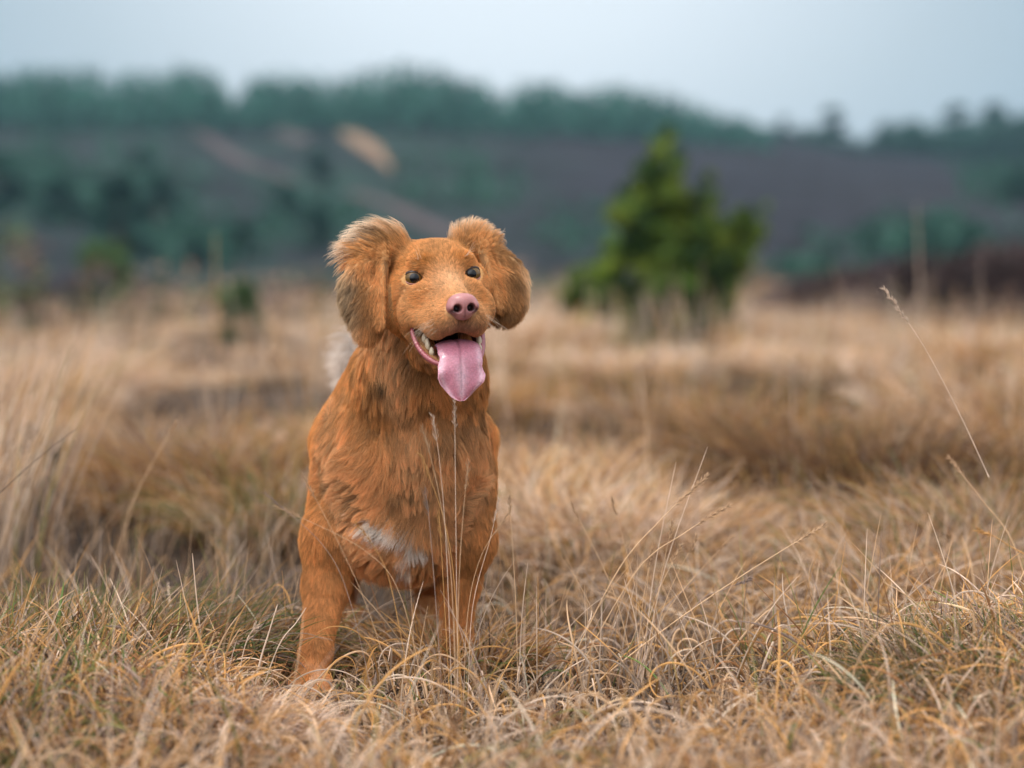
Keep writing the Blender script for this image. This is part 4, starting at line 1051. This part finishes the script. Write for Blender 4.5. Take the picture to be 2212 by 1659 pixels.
# ---- eyes with lids
m_eye, n_, l_, b_ = mat_new('eye')
at_ = n_.new('ShaderNodeAttribute'); at_.attribute_name = 'tint'; l_.new(at_.outputs['Color'], b_.inputs['Base Color'])
b_.inputs['Roughness'].default_value = .3; b_.inputs['Coat Weight'].default_value = 1; b_.inputs['Coat IOR'].default_value = 1.45; b_.inputs['Coat Roughness'].default_value = .02
b_.inputs['Specular IOR Level'].default_value = .05
m_lid = plain_mat('eyelid_skin', (.20, .075, .055), .4, .1, 400, .4, coat=.25, attr='tint')
for si, s_ in enumerate((-1, 1)):
    c = EYES[si]
    gz = unit(hf * .45 + np.array([.03, -.6, .03]))
    gx = unit(np.cross(hu, gz)); gy = np.cross(gz, gx)
    V, F, L0 = uv_sphere(c, ER, [gx, gy, gz], 64, 48)
    ang = np.arccos(np.clip(L0[:, 2], -1, 1))
    cc = np.tile(np.array([[.035, .018, .012]]), (len(V), 1))
    ir = (ang < 1.12); stre = .85 + .3 * np.sin(np.arctan2(L0[:, 1], L0[:, 0]) * 23)
    cc[ir] = (np.array([[.16, .085, .022]]) * stre[:, None])[ir]
    cc = np.where(((ang > 1.05))[:, None], [[.02, .012, .008]], cc)
    cc[ang < .50] = (.003, .003, .004)
    eo = mesh_obj('eye', V, F, m_eye, dog, attrs={'tint': cc})
    # lids: an almond rim on the eyeball, lofted out to the face
    lr = math.radians(16) * s_; rings = []
    for (kx, kz, off, push) in ((.96, .94, -.3, 0), (1.0, 1.0, .9, 0), (1.09, 1.15, 1.1, 0), (1.20, 1.34, .5, 0), (1.36, 1.6, -1.2, -1.5)):
        ring = []
        for t in np.linspace(0, 2 * math.pi, 56, endpoint=False):
            x = 10.9 * kx * math.cos(t) * s_; z = (7.4 if math.sin(t) > 0 else 6.2) * kz * np.sign(math.sin(t)) * abs(math.sin(t)) ** 1.2 + .07 * x * s_
            yy = math.sqrt(max(144 - min(x * x + z * z, 110), 4)) + off + push
            xr = x * math.cos(lr) + yy * math.sin(lr); yr = -x * math.sin(lr) + yy * math.cos(lr)
            ring.append(c + (xr * hr + yr * hf + z * hu) * .001)
        rings.append(ring)
    V = np.array(rings).reshape(-1, 3); F = np.array([[i * 56 + j, i * 56 + (j + 1) % 56, (i + 1) * 56 + (j + 1) % 56, (i + 1) * 56 + j] for i in range(4) for j in range(56)])
    upm = np.tile(np.clip(np.sin(np.linspace(0, 2 * math.pi, 56, endpoint=False)) * .5 + .5, 0, 1), 5)[:, None]
    lc = np.repeat(np.array([(.30, .11, .10), (.42, .18, .16), (.38, .17, .12), (.26, .11, .05), (.30, .14, .05)]), 56, 0) * (1.0 - np.repeat([.93, .94, .92, .75, .3], 56)[:, None] * np.clip(upm * 1.6 - .3, 0, 1))
    mesh_obj('eyelid', V, F, m_lid, eo, attrs={'tint': lc})

# ---- tongue
TP = smooth_path([(0, 2, -80), (0, 26, -76), (0, 48, -78), (-2, 65, -87), (-4, 73, -101), (-5.5, 74, -121), (-6, 71, -142)], 60)
m_tongue = plain_mat('tongue_wet', (.7, .3, .35), .5, .22, 420, .5, sss=.25, coat=.3, attr='tint', bump=.0012)
nu_, nv_ = 60, 33
s_arr = np.linspace(0, 1, nu_)
hw = np.interp(s_arr, [0, .25, .45, .60, .70, .78, .84, .90, .95, 1], [19, 24, 25.5, 24.5, 26, 28.5, 25, 17.5, 11, 2])
wob = SNoise(31, 3.0, 1, 2)
tanp = unit(np.gradient(TP, axis=0)); X_ = np.array([1, 0, 0.])
nrm = unit(np.cross(X_, tanp)); nrm = np.where((nrm[:, 1:2] * 1 + nrm[:, 2:3] * .3) < 0, -nrm, nrm)
V = []; tcol = []
for side in (1, -1):
    for i in range(nu_):
        for j in range(nv_):
            v = -1 + 2 * j / (nv_ - 1)
            w_ = hw[i] * (1 + .04 * math.sin(s_arr[i] * 21 + (2 if v > 0 else 0)) * (s_arr[i] > .5))
            th_ = 3.6 * math.sqrt(max(1 - v * v, 0)) * (1 - .45 * s_arr[i])
            groove = 1.6 * math.exp(-(v / .07) ** 2) * sstep(1, .75, s_arr[i])
            dome = -2.6 * v * v + 3.0 * abs(v) ** 3 * sstep(.5, .8, s_arr[i]) * (1.2 + math.sin(s_arr[i] * 30 + 2 * v))
            p = TP[i] + X_ * v * w_ + nrm[i] * (dome + (th_ - groove if side > 0 else -th_))
            V.append(HL(*p))
            if side > 0:
                a = abs(v); s = s_arr[i]
                whitec = .55 * math.exp(-((a - .0) / .25) ** 2) * sstep(.55, .8, s) + .5 * math.exp(-((a - .85) / .12) ** 2) * sstep(.3, .6, s)
                col_ = np.array([.50, .185, .245]) * (1 - whitec) + np.array([.72, .52, .58]) * whitec
                col_ = col_ * (1 - .25 * math.exp(-(v / .04) ** 2))
                col_ = col_ * (1 - sstep(.92, 1, s) * .4) + np.array([.72, .22, .26]) * sstep(.92, 1, s) * .4
                if s < .35: col_ = col_ * (.35 + .65 * sstep(.1, .35, s)) if False else col_
            else: col_ = np.array([.62, .20, .22])
            tcol.append(col_)
F = []
o2 = nu_ * nv_
for i in range(nu_ - 1):
    for j in range(nv_ - 1):
        a = i * nv_ + j; F.append([a, a + nv_, a + nv_ + 1, a + 1]); F.append([o2 + a, o2 + a + 1, o2 + a + nv_ + 1, o2 + a + nv_])
for i in range(nu_ - 1):
    for j in (0, nv_ - 1):
        a = i * nv_ + j; F.append([a, o2 + a, o2 + a + nv_, a + nv_])
for j in range(nv_ - 1):
    for i in (0, nu_ - 1):
        a = i * nv_ + j; F.append([a, a + 1, o2 + a + 1, o2 + a])
mesh_obj('tongue', V, np.array(F), m_tongue, dog, attrs={'tint': np.array(tcol)})

# ---- lower lips and teeth
m_lip = plain_mat('lip_skin', (.38, .10, .115), .35, .25, 500, .5, sss=.1, coat=.5)
m_tooth = plain_mat('tooth', (.66, .55, .38), .3, .08, 200, .5, coat=.3)
for s_ in (-1, 1):
    path = [HL(*p) for p in smooth_path([(43, 12, -52), (43.5, 19, -65), (40, 28, -81), (32, 40, -94), (19, 54, -102), (8, 60, -105)] if s_ > 5 else [(x * s_ * (1 if s_ < 0 else .84), y, z) for x, y, z in ((43, 12, -53), (44, 18, -66), (40.5, 27, -81), (32, 40, -94), (19, 54, -102), (8, 60, -105))], 90)]
    rr = np.interp(np.linspace(0, 1, 90), [0, .15, .6, 1], [1.8, 3.6, 4.2, 2.8]) * mm
    rn = np.random.default_rng(5)
    ruff = rn.uniform(0, 1, 90)
    V, F = tube(path, rr, 14, False, lambda i, t: (1 + .10 * math.sin(i * 1.7 + 2 * ruff[i // 3]) * max(0, math.sin(t + 2.2)) + .16 * (ruff[i] * .5 + ruff[max(i - 1, 0)] * .5) * max(0, math.cos(t))) * (.62 + .38 * abs(math.cos(t + .5))))
    mesh_obj('lower_lip', V, F, m_lip, dog)
    for (x, y, z, h) in ((32, 19, -70, 6.5), (30.5, 27, -77, 7.5), (28, 35, -85, 5.5)):
        a, b = HL(x * s_, y, z - 2), HL(x * s_ * .97, y, z + h)
        V, F, L0 = uv_sphere(np.zeros(3), 1, np.eye(3), 16, 12)
        z01 = (L0[:, 2] + 1) / 2; tap = 1 - .25 * z01 ** 2
        V = HL(x * s_, y, z) + ((L0[:, :1] * 3.4 * tap[:, None]) * hr + (L0[:, 1:2] * 4.8 * tap[:, None]) * hf + (L0[:, 2:] * h) * hu) * mm
        mesh_obj('tooth', V, F, m_tooth, dog)

# ---- whiskers
WK = []; wr = np.random.default_rng(9)
for s_ in (-1, 1):
    for i in range(15):
        x, y, z = 24 + wr.uniform(-5, 8), 58 + wr.uniform(-18, 12), -50 + wr.uniform(-8, 6)
        d = np.array([1.0 * s_, .1 + wr.uniform(-.4, .3), -.35 + wr.uniform(-.5, .4)]); ln = wr.uniform(16, 34)
        pts = [HL(x * s_ + d[0] * ln * t, y + d[1] * ln * t - 8 * t * t, z + d[2] * ln * t - 10 * t * t) for t in np.linspace(0, 1, 8)]
        WK.append(pts)
    for i in range(5):
        x, y, z = 26 + wr.uniform(-4, 4), 6, 20
        pts = [HL(x * s_ + 8 * s_ * t, y + 20 * t, z + (10 + 4 * i) * t - 8 * t * t) for t in np.linspace(0, 1, 8)]; WK.append(pts)
m_wh = strand_mat('whisker', 1, 1, .3)
curves_obj('whisker', np.array(WK), np.linspace(.00016, .00006, 8), np.tile([[.75, .6, .45]], (len(WK), 1)), m_wh, dog)
# ------------------------------------------------------------------ air
mh = bpy.data.materials.new('haze'); mh.use_nodes = True; nh = mh.node_tree.nodes; nh.clear()
oh = nh.new('ShaderNodeOutputMaterial'); vh = nh.new('ShaderNodeVolumePrincipled'); mh.node_tree.links.new(vh.outputs[0], oh.inputs['Volume'])
vh.inputs['Color'].default_value = (.45, .72, 1.0, 1); vh.inputs['Density'].default_value = 00.00026; vh.inputs['Anisotropy'].default_value = 0
x0, x1, y0, y1, z0, z1 = -1550, 1550, -1550, 1550, -30, 60
V = [(x, y, z) for x in (x0, x1) for y in (y0, y1) for z in (z0, z1)]
F = [(0, 1, 3, 2), (4, 6, 7, 5), (0, 4, 5, 1), (2, 3, 7, 6), (0, 2, 6, 4), (1, 5, 7, 3)]
tag(mesh_obj('haze', V, F, mh, smooth=False), kind='stuff')
